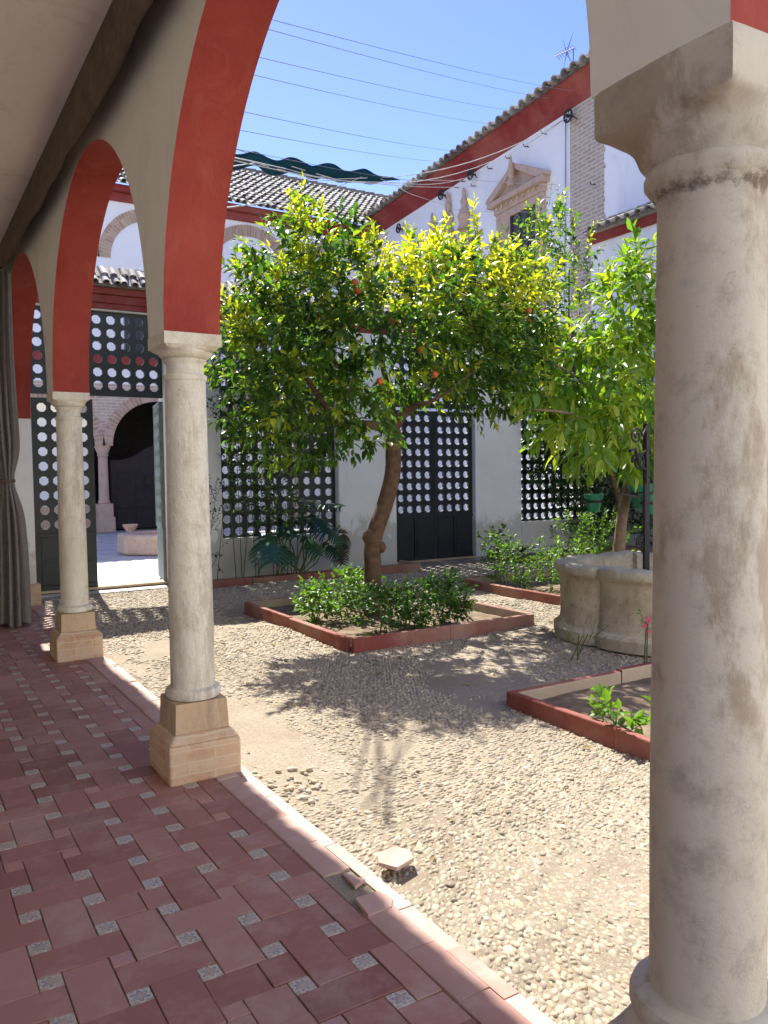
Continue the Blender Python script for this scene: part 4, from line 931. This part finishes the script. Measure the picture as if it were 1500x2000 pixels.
ells = [(4.55, 7.45, 3.10, 1.45, 1.35, .76), (3.35, 7.25, 2.85, .72, .85, .80), (3.70, 7.35, 3.48, .60, .65, .66), (5.9, 7.35, 3.35, .80, .9, .70),
        (3.25, 7.0, 2.15, .50, .55, .48), (3.75, 6.9, 2.15, .42, .55, .38), (5.6, 7.0, 2.55, .5, .6, .38), (5.4, 7.3, 3.72, .62, .6, .42), (5.2, 6.8, 2.75, .6, .5, .34), (4.3, 6.4, 2.95, .8, .5, .35), (6.2, 7.2, 2.85, .35, .5, .4)]
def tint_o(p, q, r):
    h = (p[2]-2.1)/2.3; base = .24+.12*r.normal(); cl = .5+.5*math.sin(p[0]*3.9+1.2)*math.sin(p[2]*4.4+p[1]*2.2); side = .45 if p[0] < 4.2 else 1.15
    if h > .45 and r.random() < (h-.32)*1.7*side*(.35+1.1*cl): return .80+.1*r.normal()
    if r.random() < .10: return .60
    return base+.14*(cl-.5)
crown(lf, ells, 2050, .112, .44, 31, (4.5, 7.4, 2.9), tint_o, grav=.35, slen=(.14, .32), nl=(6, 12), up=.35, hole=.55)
# long new shoots standing out of the top
tops = [(592, 350, 7.4), (610, 375, 7.5), (640, 400, 7.3), (575, 395, 7.2), (555, 470, 7.0), (930, 390, 7.3), (860, 425, 7.2), (880, 450, 7.0), (905, 455, 7.5), (765, 470, 7.6), (800, 415, 7.7), (450, 545, 7.1), (470, 560, 7.3), (1040, 530, 7.4), (955, 470, 7.2), (1000, 500, 7.3), (700, 430, 7.6), (740, 460, 7.5), (830, 440, 7.4), (970, 440, 7.5), (505, 560, 7.0), (820, 480, 7.0), (915, 500, 6.9), (850, 520, 6.8), (640, 450, 7.0), (600, 440, 7.1), (960, 520, 7.0), (1060, 600, 7.2), (780, 520, 6.9), (720, 500, 7.1)]
for (px, py, yy) in tops:
    py += 0 if py < 400 else 22
    q = at(px, py, 1, yy); ln = .45 if py < 420 else .40
    for k in range(3 if py < 420 else 5):
        j = np.random.default_rng(px+k).normal(0, .07 if k else .0, 3); lf.shoot((q.x+j[0], q.y+j[1], q.z-ln-abs(j[2])*1.5), (j[0]*1.5, j[1]*1.5, 1), ln*(1 if k == 0 else .75), 14, .11, .40, .86 if px > 680 else .66, 0, .004, .75, .10)
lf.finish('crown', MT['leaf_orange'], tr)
lf.tw.build('twigs', MT['stem'], tr, fix=False)
for (px, py, yy) in ((693, 552, 6.6), (822, 683, 6.35), (849, 731, 6.5), (1032, 607, 6.6), (1035, 625, 6.7), (955, 580, 6.6), (698, 568, 6.6), (742, 745, 6.5)):
    q = at(px, py, 1, yy); b = MB(); b.lathe([(.004, -.035), (.02, -.03), (.034, -.012), (.036, .006), (.026, .027), (.004, .035)], (0, 0, 0), 14); o = b.build('orange_fruit', MT['orange'], None, smooth=True); o.parent = tr; o.location = (q.x-tr.location.x, q.y-tr.location.y, q.z)
# --- orange tree against the far corner
t3 = empty('orange_tree', (8.75, 9.35, 0), 'darker green tree rising behind the others in front of the brick pier', 'tree')
b = MB(); limb(b, [(10.7, 9.7, 0), (10.6, 9.6, 1.0), (10.0, 9.5, 1.9), (9.0, 9.5, 2.8)], .07, .04); b.build('trunk', MT['bark'], t3, smooth=True)
b = MB(); limb(b, [(9.0, 9.5, 2.2), (9.2, 9.4, 3.4), (9.35, 9.5, 4.8)], .035, .01); limb(b, [(9.0, 9.5, 2.4), (8.7, 9.5, 3.3), (8.6, 9.6, 4.3)], .035, .01); b.build('branches', MT['bark'], t3, smooth=True)
lf = Leafy(5)
def E3(px, py, rx, rz, y=9.5): v = at(px, py, 1, y); return (v.x, v.y, v.z, rx, rx*.8, rz)
crown(lf, [E3(1105, 480, .50, .40), E3(1045, 520, .45, .5), E3(1120, 560, .45, .35), E3(1075, 440, .35, .30), E3(1000, 560, .5, .4), E3(1125, 620, .4, .4), E3(1040, 640, .7, .5)], 330, .10, .5, 8, (9.0, 9.5, 3.6), lambda p, q, r: .36+.1*r.normal()+(.25 if r.random() < .2 else 0), slen=(.2, .4), up=.6)
for px, py in ((1095, 405), (1150, 440), (1030, 420), (1065, 430), (1120, 430)):
    q = at(px, py, 1, 9.5); lf.shoot((q.x, q.y, q.z-.4), (.1, 0, 1), .42, 13, .10, .42, .6, 0, .004, .8)
lf.finish('crown', MT['leaf_orange'], t3); lf.tw.build('twigs', MT['stem'], t3, fix=False)
# --- long-leaved tree behind the well
t2 = empty('loquat_tree', (8.05, 7.3, 0), 'tree with long drooping bright green leaves behind the well, partly hidden by the foreground column', 'tree')
b = MB(); limb(b, [(8.0, 7.3, 0), T(1208, 1085, 7.3), T(1215, 1010, 7.3), T(1228, 935, 7.3), T(1232, 880, 7.3)], .085, .06, 12); tk = b.build('trunk', MT['bark2'], t2, smooth=True)
fk = T(1232, 885, 7.3)
for pts in ([fk, T(1200, 820, 7.1), T(1130, 740, 6.9), T(1060, 700, 6.7)], [fk, T(1250, 800, 7.2), T(1220, 680, 7.2), T(1190, 560, 7.2)], [fk, T(1290, 820, 7.2), T(1330, 700, 7.3), T(1320, 560, 7.2)], [fk, T(1180, 850, 6.9), T(1120, 810, 6.5), T(1040, 800, 6.4)]):
    b = MB(); limb(b, pts, .035, .010); b.build('branch', MT['bark2'], tk, smooth=True)
lf = Leafy(9)
def E2(px, py, rx, rz, y=6.9, ry=None): v = at(px, py, 1, y); return (v.x, v.y, v.z, rx, ry or rx*.85, rz)
crown(lf, [E2(1180, 760, .75, .50), E2(1080, 740, .42, .34), E2(1230, 620, .45, .45), E2(1140, 850, .50, .24, 6.5), E2(1240, 830, .55, .38, 6.6), E2(1030, 790, .22, .22, 6.6), E2(1330, 700, .7, .9), E2(1250, 530, .25, .30), E2(1180, 670, .42, .28), E2(1230, 560, .3, .3)],
      540, .235, .30, 12, (8.0, 7.0, 2.9), lambda p, q, r: .62+.18*r.normal(), grav=.9, slen=(.18, .34), nl=(6, 10), up=.15, spread=.95)
for px, py in ((1215, 475), (1245, 500), (1268, 470), (1195, 520), (1230, 520)):
    q = at(px, py, 1, 7.0); lf.shoot((q.x, q.y, q.z-.35), (.05, 0, 1), .38, 10, .15, .34, .75, 0, .005, .8)
lf.finish('crown', MT['leaf_long'], t2, .35); lf.tw.build('twigs', MT['stem'], t2, fix=False)
# --- low plants
def bush(name, label, cat, ells, n, L, asp, mt, tint=.5, seed=1, up=.6, slen=(.10, .22), nl=(5, 9), group=None, stems=True, flowers=0, droop=.25, spread=1.0, grav=.1):
    c = ells[0]; r = empty(name, (c[0], c[1], 0), label, cat, group); lf = Leafy(seed)
    crown(lf, ells, n, L, asp, seed+50, (c[0], c[1], c[2]-c[5]), lambda p, q, rr: tint+.15*rr.normal(), slen=slen, nl=nl, up=up, grav=grav, spread=spread)
    if stems:
        rr = random.Random(seed); b = MB()
        for e in ells:
            for k in range(3): b.tube([(e[0]+rr.gauss(0, .05), e[1]+rr.gauss(0, .05), 0), (e[0]+rr.gauss(0, e[3]*.4), e[1]+rr.gauss(0, e[4]*.4), e[2]+e[5]*.3)], [.007, .004], 4)
        b.build('stems', MT['stem'], r, fix=False)
    lf.finish('foliage', MT[mt], r, droop); lf.tw.build('twigs', MT['stem'], r, fix=False)
    if flowers:
        lf2 = Leafy(seed+9); g = np.random.default_rng(seed)
        for k in range(flowers):
            e = ells[k % len(ells)]; d = g.normal(0, 1, 3); d[2] = abs(d[2]); d /= np.linalg.norm(d); p = np.array(e[:3])+d*np.array(e[3:6])*1.02
            for a in range(5): lf2.P.append(p); lf2.D.append([math.cos(a*1.257), math.sin(a*1.257), .4]); lf2.U.append([0, 0, 1.]); lf2.L.append(.02); lf2.W.append(.018); lf2.T.append(0. if mt != 'pinkish' else 1.)
        lf2.finish('flowers', MT['petal'], r, 0)
    return r
def G(px, py, z=0):      # point of the ground (or of height z) under a sight line
    v = at(px, py, 2, z); return v
def bp(px0, px1, pyb, pyt, ry=.25):   # ellipsoid for a plant standing at pyb with its top at pyt
    g = G((px0+px1)/2, pyb); k = (g-Vector((0, 0, CAMZ))).dot(CW)/F; w = (px1-px0)/2*k; h = (pyb-pyt)*k
    return (g.x, g.y, h*.46, w*.85, ry, h*.36)
bush('shrub', 'bright green low shrub on the left side of the orange tree bed', 'shrub', [bp(590, 650, 1215, 1140), bp(640, 705, 1210, 1112), bp(680, 740, 1195, 1110)], 190, .07, .6, 'leaf_bed', .6, 3)
bush('shrub', 'dark green shrub with small white flowers right of the orange tree trunk', 'shrub', [bp(705, 790, 1240, 1140), bp(760, 850, 1235, 1130), bp(830, 900, 1222, 1120)], 330, .065, .5, 'leaf_bed', .25, 7, flowers=26)
bush('shrub', 'pale green leafy bushes in the bed beyond the well', 'shrub', [(6.95, 7.9, .30, .28, .35, .30), (7.1, 7.2, .28, .3, .4, .26), (6.95, 8.35, .36, .22, .2, .3), (7.05, 6.7, .22, .28, .3, .2)], 300, .055, .55, 'leaf_bed', .62, 12)
g = bp(1168, 1225, 1445, 1372, .12)
bush('young_plant', 'young bright green plant in the bed beside the foreground column', 'plant', [g, (g[0]+.22, g[1]-.28, g[2]*.7, g[3]*1.2, .14, g[5])], 24, .095, .5, 'leaf_bed', .8, 15, slen=(.08, .16))
bush('potted_climber', 'yellowish young climber beside the dark door', 'plant', [bp(945, 990, 1100, 1035, .1)], 16, .10, .8, 'leaf_bed', .95, 17, slen=(.1, .3))
g = G(1018, 1085); r = empty('spiky_plant', g, 'dark spiky plant at the foot of the far wall', 'plant'); lf = Leafy(3)
for k in range(26):
    a = k*2.4; lf.P.append([g.x, g.y, .05]); lf.D.append([math.cos(a), math.sin(a), .9]); lf.U.append([-math.cos(a), -math.sin(a), 1.]); lf.L.append(.38); lf.W.append(.03); lf.T.append(.1)
lf.finish('blades', MT['leaf_ivy'], r, .5)
bush('climbing_plant', 'climbing plant covering the left lattice window of the far wall', 'climber', [(4.6, 11.2, 1.6, .42, .18, .75), (4.95, 11.2, 1.0, .42, .18, .4), (5.2, 11.25, 1.75, .35, .12, .3), (4.35, 11.2, 2.6, .4, .2, .7), (5.0, 11.2, 2.5, .5, .2, .5)], 470, .075, .55, 'leaf_ivy', .55, 22)
bush('straggly_shrub', 'thin straggly shrub between the middle column and the far wall', 'shrub', [(3.85, 11.0, .95, .22, .15, .45), (3.75, 10.95, .4, .28, .15, .2)], 42, .05, .7, 'leaf_ivy', .2, 25, slen=(.15, .35))
bush('ivy', 'dark ivy mass smothering the right lattice window and the court corner', 'climber', [(10.95, 11.15, 1.75, .65, .25, .9), (11.8, 11.0, 1.5, .5, .45, 1.1), (11.9, 10.2, 1.4, .35, .8, 1.3), (11.5, 11.0, .7, .5, .4, .55), (11.9, 9.2, 1.3, .35, .8, 1.2), (10.55, 11.3, 2.3, .55, .12, .7), (10.6, 11.3, 1.45, .45, .10, .42), (10.9, 11.2, 1.0, .35, .12, .3), (11.7, 10.8, 2.6, .5, .4, .8)], 2300, .075, .7, 'leaf_ivy', .28, 28, stems=False, slen=(.12, .26))
bush('shrub', 'bright leafy shrub round the foot of the long-leaved tree', 'shrub', [(8.4, 8.4, .45, .4, .3, .4), (7.9, 8.0, .3, .5, .3, .28), (9.0, 8.4, .5, .5, .3, .4)], 190, .07, .5, 'leaf_bed', .7, 33)
g = at(1262, 1225, 1, 4.1)
bush('flowering_weed', 'thin weed with small pink flowers beside the well', 'plant', [(g.x+.03, 4.1, g.z, .06, .06, .09)], 6, .04, .5, 'leaf_bed', .6, 41, slen=(.04, .08))
b = MB(); lf2 = Leafy(2)
for dx, dz in ((0, .05), (-.04, .02), (.0, -.03), (-.02, .07)):
    for a in range(6): lf2.P.append([g.x+dx, 4.08, g.z+dz]); lf2.D.append([math.cos(a), -.3, math.sin(a)]); lf2.U.append([0, -1., .1]); lf2.L.append(.022); lf2.W.append(.02); lf2.T.append(1.)
o = lf2.finish('flowers', MT['petal'], None, 0); o.parent = bpy.data.objects['flowering_weed']; o.matrix_parent_inverse = Matrix.Translation(-Vector(o.parent.location))
bush('wispy_weed', 'wispy pale weed growing from the pebbles in front of the well', 'plant', [(*G(1130, 1290)[:2], .16, .16, .12, .15)], 14, .02, .5, 'leaf_bed', .8, 44, slen=(.08, .2))

# monstera: big split leaves
def split_leaf(b, base, d, up, L, tint):
    d = Vector(d).normalized(); u = Vector(up); s = d.cross(u).normalized(); n = s.cross(d).normalized(); base = Vector(base)
    NB = 9
    for side in (-1, 1):
        for k in range(NB):
            t0 = -.08+k/NB*.98; t1 = t0+.085; w = L*.50*math.sin(math.pi*min(1, (t0+.20)/1.22))**.7
            back = -.10 if k < 2 else .12
            def pt(t, q, drop=1): return base+d*(L*(t+back*q+.10*q*q))+s*(side*w*q)-n*(L*(.22*t*t+.16*q*q)*drop)
            vs = [pt(t0, 0), pt(t1+.03, 0), pt(t0+.005, .5), pt(t1+.012, .5), pt(t0+.03, .95), pt(t1+.0, .95), pt((t0+t1)/2+.04, 1.06)]
            b.add(vs, [(0, 1, 3, 2), (2, 3, 5, 4), (4, 5, 6)], tint)
mo = empty('monstera', (5.3, 10.95, 0), 'big monstera with deeply split dark glossy leaves below the left lattice window', 'plant')
rm = random.Random(6)
spec = [(520, 1090, 10.75, .62, (-.25, -1, -.55)), (560, 1060, 10.9, .42, (.1, -1, -.2)), (620, 1045, 10.95, .50, (.1, -1, -.5)), (640, 1010, 11.0, .45, (.35, -.9, .1)), (590, 1035, 11.0, .4, (-.5, -.8, .1)), (610, 1090, 10.9, .40, (.3, -1, -.7)), (655, 1070, 10.9, .38, (.6, -.8, -.6)), (560, 1110, 10.85, .35, (-.1, -1, -.8)), (600, 1010, 11.05, .36, (-.2, -.8, .5)), (650, 1100, 10.9, .33, (.4, -1, -.8))]
for i, (px, py, y, L, d) in enumerate(spec):
    q = at(px, py-18, 1, y); b = MB(); split_leaf(b, (q.x-d[0]*L*.4, y+.1, q.z-d[2]*L*.35+.08), d, (0, -.35, 1), L, rm.uniform(.1, .9)); b.build('leaf', MT['leaf_mon'], mo, fix=False)
    b = MB(); b.tube([(5.3+rm.gauss(0, .12), 11.0, 0), ((5.3+q.x)/2, 11.02, q.z*.6), (q.x-d[0]*L*.4, y+.1, q.z-d[2]*L*.35+.08)], .010, 5); b.build('stalk', MT['stem'], mo, fix=False)
b = MB(); q = at(672, 1075, 1, 10.9)
for k in range(3): split_leaf(b, (q.x-.05*k, 10.9, q.z+.30-.12*k), (.15*k-.1, -.3, -1), (0, -1, .2), .30, .3)
b.build('dead_leaf', MT['leaf_dry'], mo, fix=False)
b = MB(); b.tube([(5.5, 11, .3), (5.9, 10.95, .75), (q.x-.03, 10.9, q.z+.3)], .012, 5); b.build('stalk', MT['stem'], mo, fix=False)

# hanging pots
def pot(px, py, y, s, label):
    q = at(px, py, 1, y); r = empty('flower_pot', q, label, 'flower pot', 'green flower pots hanging by the well tree')
    b = MB(); b.lathe([(.062*s, -.10*s), (.066*s, -.095*s), (.092*s, .045*s), (.104*s, .048*s), (.112*s, .10*s), (.104*s, .104*s), (.094*s, .07*s), (.01, .06*s)], (0, 0, 0), 28); pb_ = o = b.build('pot_body', MT['pot'], None, smooth='auto'); o.parent = r
    b = MB(); b.lathe([(.085*s, .0), (.0915*s+.002, .002), (.0945*s+.002, .028*s), (.088*s, .03*s)], (0, 0, 0), 28); o = b.build('pot_band', MT['iron'], None, smooth='auto'); o.parent = pb_
    b = MB(); b.tube([(.09*s, 0, .03*s), (.05*s, .02, .35*s), (0, .03, .7*s)], .003, 4); b.tube([(-.09*s, 0, .03*s), (-.04*s, .02, .35*s), (0, .03, .7*s)], .003, 4); o = b.build('hanger', MT['iron'], None); o.parent = r
pot(1160, 982, 7.6, 1.15, 'green flower pot with a dark band hanging alone left of the leaning trunk')
pot(1195, 905, 7.5, 1.1, 'green flower pot half hidden among leaves, the highest of them')
pot(1252, 968, 7.0, 1.5, 'large green flower pot hanging right of the leaning trunk')
pot(1268, 985, 6.7, 1.2, 'green flower pot partly covered by the foreground column edge')

# ------------------------------------------------------------------ canopy, ropes and wires
def sail():
    b = MB(); A = at(330, 283, 1, 14.0); B = at(780, 351, 1, 14.0); n = 80; vs = []; S = 9
    for i in range(n+1):
        t = i/n; c = A.lerp(B, t); w = .17*min(1, (1-t)*6+.05); sag = .09*abs(math.sin(t*math.pi*5.3+.4))**.8-.02; sc = min(1, (1-t)*5)
        for k in range(S):
            s = -1+2*k/(S-1); vs.append((c.x+.02*math.sin(t*50+k), c.y+s*w, c.z+.05*math.cos(t*39)*sc-(sag+.16)*sc*(1-s*s)))
    b.add(vs, [(i*S+k, i*S+k+1, (i+1)*S+k+1, (i+1)*S+k) for i in range(n) for k in range(S-1)])
    o = b.build('sail_awning', MT['canvas'], smooth=True); md = o.modifiers.new('s', 'SOLIDIFY'); md.thickness = .006
    tag(o, 'dark green canvas sun awning hanging slack on ropes against the sky', 'awning')
sail()
def wire(name, A, B, r, sag, mt, label, group=None):
    n = 22; A, B = Vector(A), Vector(B); b = MB(); b.tube([A.lerp(B, i/n)-Vector((0, 0, sag*4*(i/n)*(1-i/n))) for i in range(n+1)], r, 5); return tag(b.build(name, MT[mt], smooth=True), label, 'wire' if 'wire' in name else 'rope', group)
W_ = [((470, 22), (1120, 178), 'topmost thin wire crossing the sky to the church roof'), ((455, 38), (1072, 192), 'second thin wire from the top crossing the sky'), ((440, 96), (1024, 219), 'third thin wire from the top across the sky'),
      ((430, 131), (980, 245), 'fourth thin wire from the top across the sky'), ((420, 206), (902, 296), 'fifth thin wire from the top, sagging a little across the sky'), ((410, 243), (868, 316), 'sixth thin wire from the top, just above the green awning'), ((400, 278), (815, 352), 'lowest thin wire passing close over the green awning')]
for (a, c, lb) in W_: wire('sky_wire', at(*a, 0, 2.0), atc(*c, .5)[1], .0029, .05, 'wire', lb, 'thin wires across the sky')
RG = 'white ropes of the awning'
def rope(pts, r, sag, label):
    out = []
    for (A, B, sg) in zip(pts[:-1], pts[1:], sag):
        n = 14; out += [A.lerp(B, i/n)-Vector((0, 0, sg*4*(i/n)*(1-i/n))) for i in range(n)]
    out.append(pts[-1]); b = MB(); b.tube(out, r, 5); tag(b.build('rope', MT['rope'], smooth=True), label, 'rope', RG)
def aw(px, py, y=13.9): return at(px, py, 1, y)
def cw(px, py, d=.2): return atc(px, py, d)[1]
def gl(px, py): return at(px, py, 0, 2.3)
rope([cw(1104, 232), aw(775, 345), aw(655, 350), aw(560, 322), aw(460, 291), gl(420, 278)], .009, [.22, .0, .0, .0, .0], 'thick white rope from the highest church pulley down across the green awning')
rope([cw(915, 345), aw(780, 357), aw(620, 352), aw(500, 318), gl(420, 330)], .008, [.10, 0, 0, .0], 'white rope from the second church pulley along the bottom of the green awning')
rope([cw(930, 364, .1), aw(720, 357), gl(400, 300)], .007, [.05, .05], 'thin cord behind the green awning to a hook below the church eave')
rope([gl(420, 408), aw(560, 392), aw(722, 338)], .008, [0, .06], 'white rope slanting up from the left to the peak of the green awning')
rope([aw(722, 338), aw(800, 378), cw(900, 412), cw(1080, 415), cw(1172, 395, .1)], .005, [0, 0, 0, 0], 'slack rope dipping in front of the church window to the brick pier')
rope([aw(625, 345), cw(930, 352, .3), cw(1165, 362, .15)], .006, [.03, .03], 'thin straight cord passing across the church pediment')
rope([cw(1104, 232), aw(560, 330), gl(420, 300)], .008, [.72, 0], 'long white rope sagging in a curve below the red church eave')
# the broken stretch of edging, its bed showing; loose stones; fallen leaves
b = MB(); b.box((XE+.003, 2.36, -.03), (XE+.12, 2.75, .0015)); tag(b.build('edging_bed', MT['sand']), kind='structure')
r_ = np.random.default_rng(77); n = 46; cx = r_.normal(1.70, .075, n); cy = r_.normal(3.60, .16, n); cx = np.maximum(cx, 1.56); S = r_.uniform(.009, .021, n)
Pz = JV[None]*np.stack([S, S*r_.uniform(.6, .85, n), S*r_.uniform(.5, .75, n)], -1)[:, None]; an = r_.uniform(0, 6.28, n); ca, sa = np.cos(an)[:, None], np.sin(an)[:, None]
V = np.stack([Pz[..., 0]*ca-Pz[..., 1]*sa+cx[:, None], Pz[..., 0]*sa+Pz[..., 1]*ca+cy[:, None], Pz[..., 2]+(gz(cx, cy)+S*.25+.002)[:, None]], -1).reshape(-1, 3)
tag(build_np('loose_stones', V, [(JF[None]+(np.arange(n)*len(JV))[:, None, None]).reshape(-1, 3)], MT['pebble'], tint=np.repeat(r_.uniform(.6, 1, n), len(JV))), kind='stuff')
lf = Leafy(70)
for k in range(230):
    x, y = r_.uniform(1.4, 8.5), r_.uniform(1.6, 10.5)
    if k % 2: x, y = r_.normal(4.4, 1.0), r_.normal(6.6, 1.3)
    if x < 1.4: continue
    inb = any(a < x < c and d < y < e for a, c, d, e in BEDS); z = .03 if inb else (.014 if x > 1.55 else .018); a = r_.uniform(0, 6.28)
    lf.P.append([x, y, z+float(gz(x, y))*(x > 1.55)]); lf.D.append([math.cos(a), math.sin(a), r_.normal(0, .12)]); lf.U.append([r_.normal(0, .25), r_.normal(0, .25), 1.]); l = r_.uniform(.03, .075); lf.L.append(l); lf.W.append(l*.45); lf.T.append(r_.random())
MT['fallen'] = leafmat('fallen_leaf', [(.20, .13, .06), (.30, .22, .09), (.12, .14, .04)], .15, .7, .2)
tag(lf.finish('fallen_leaves', MT['fallen'], None, .1), kind='stuff')
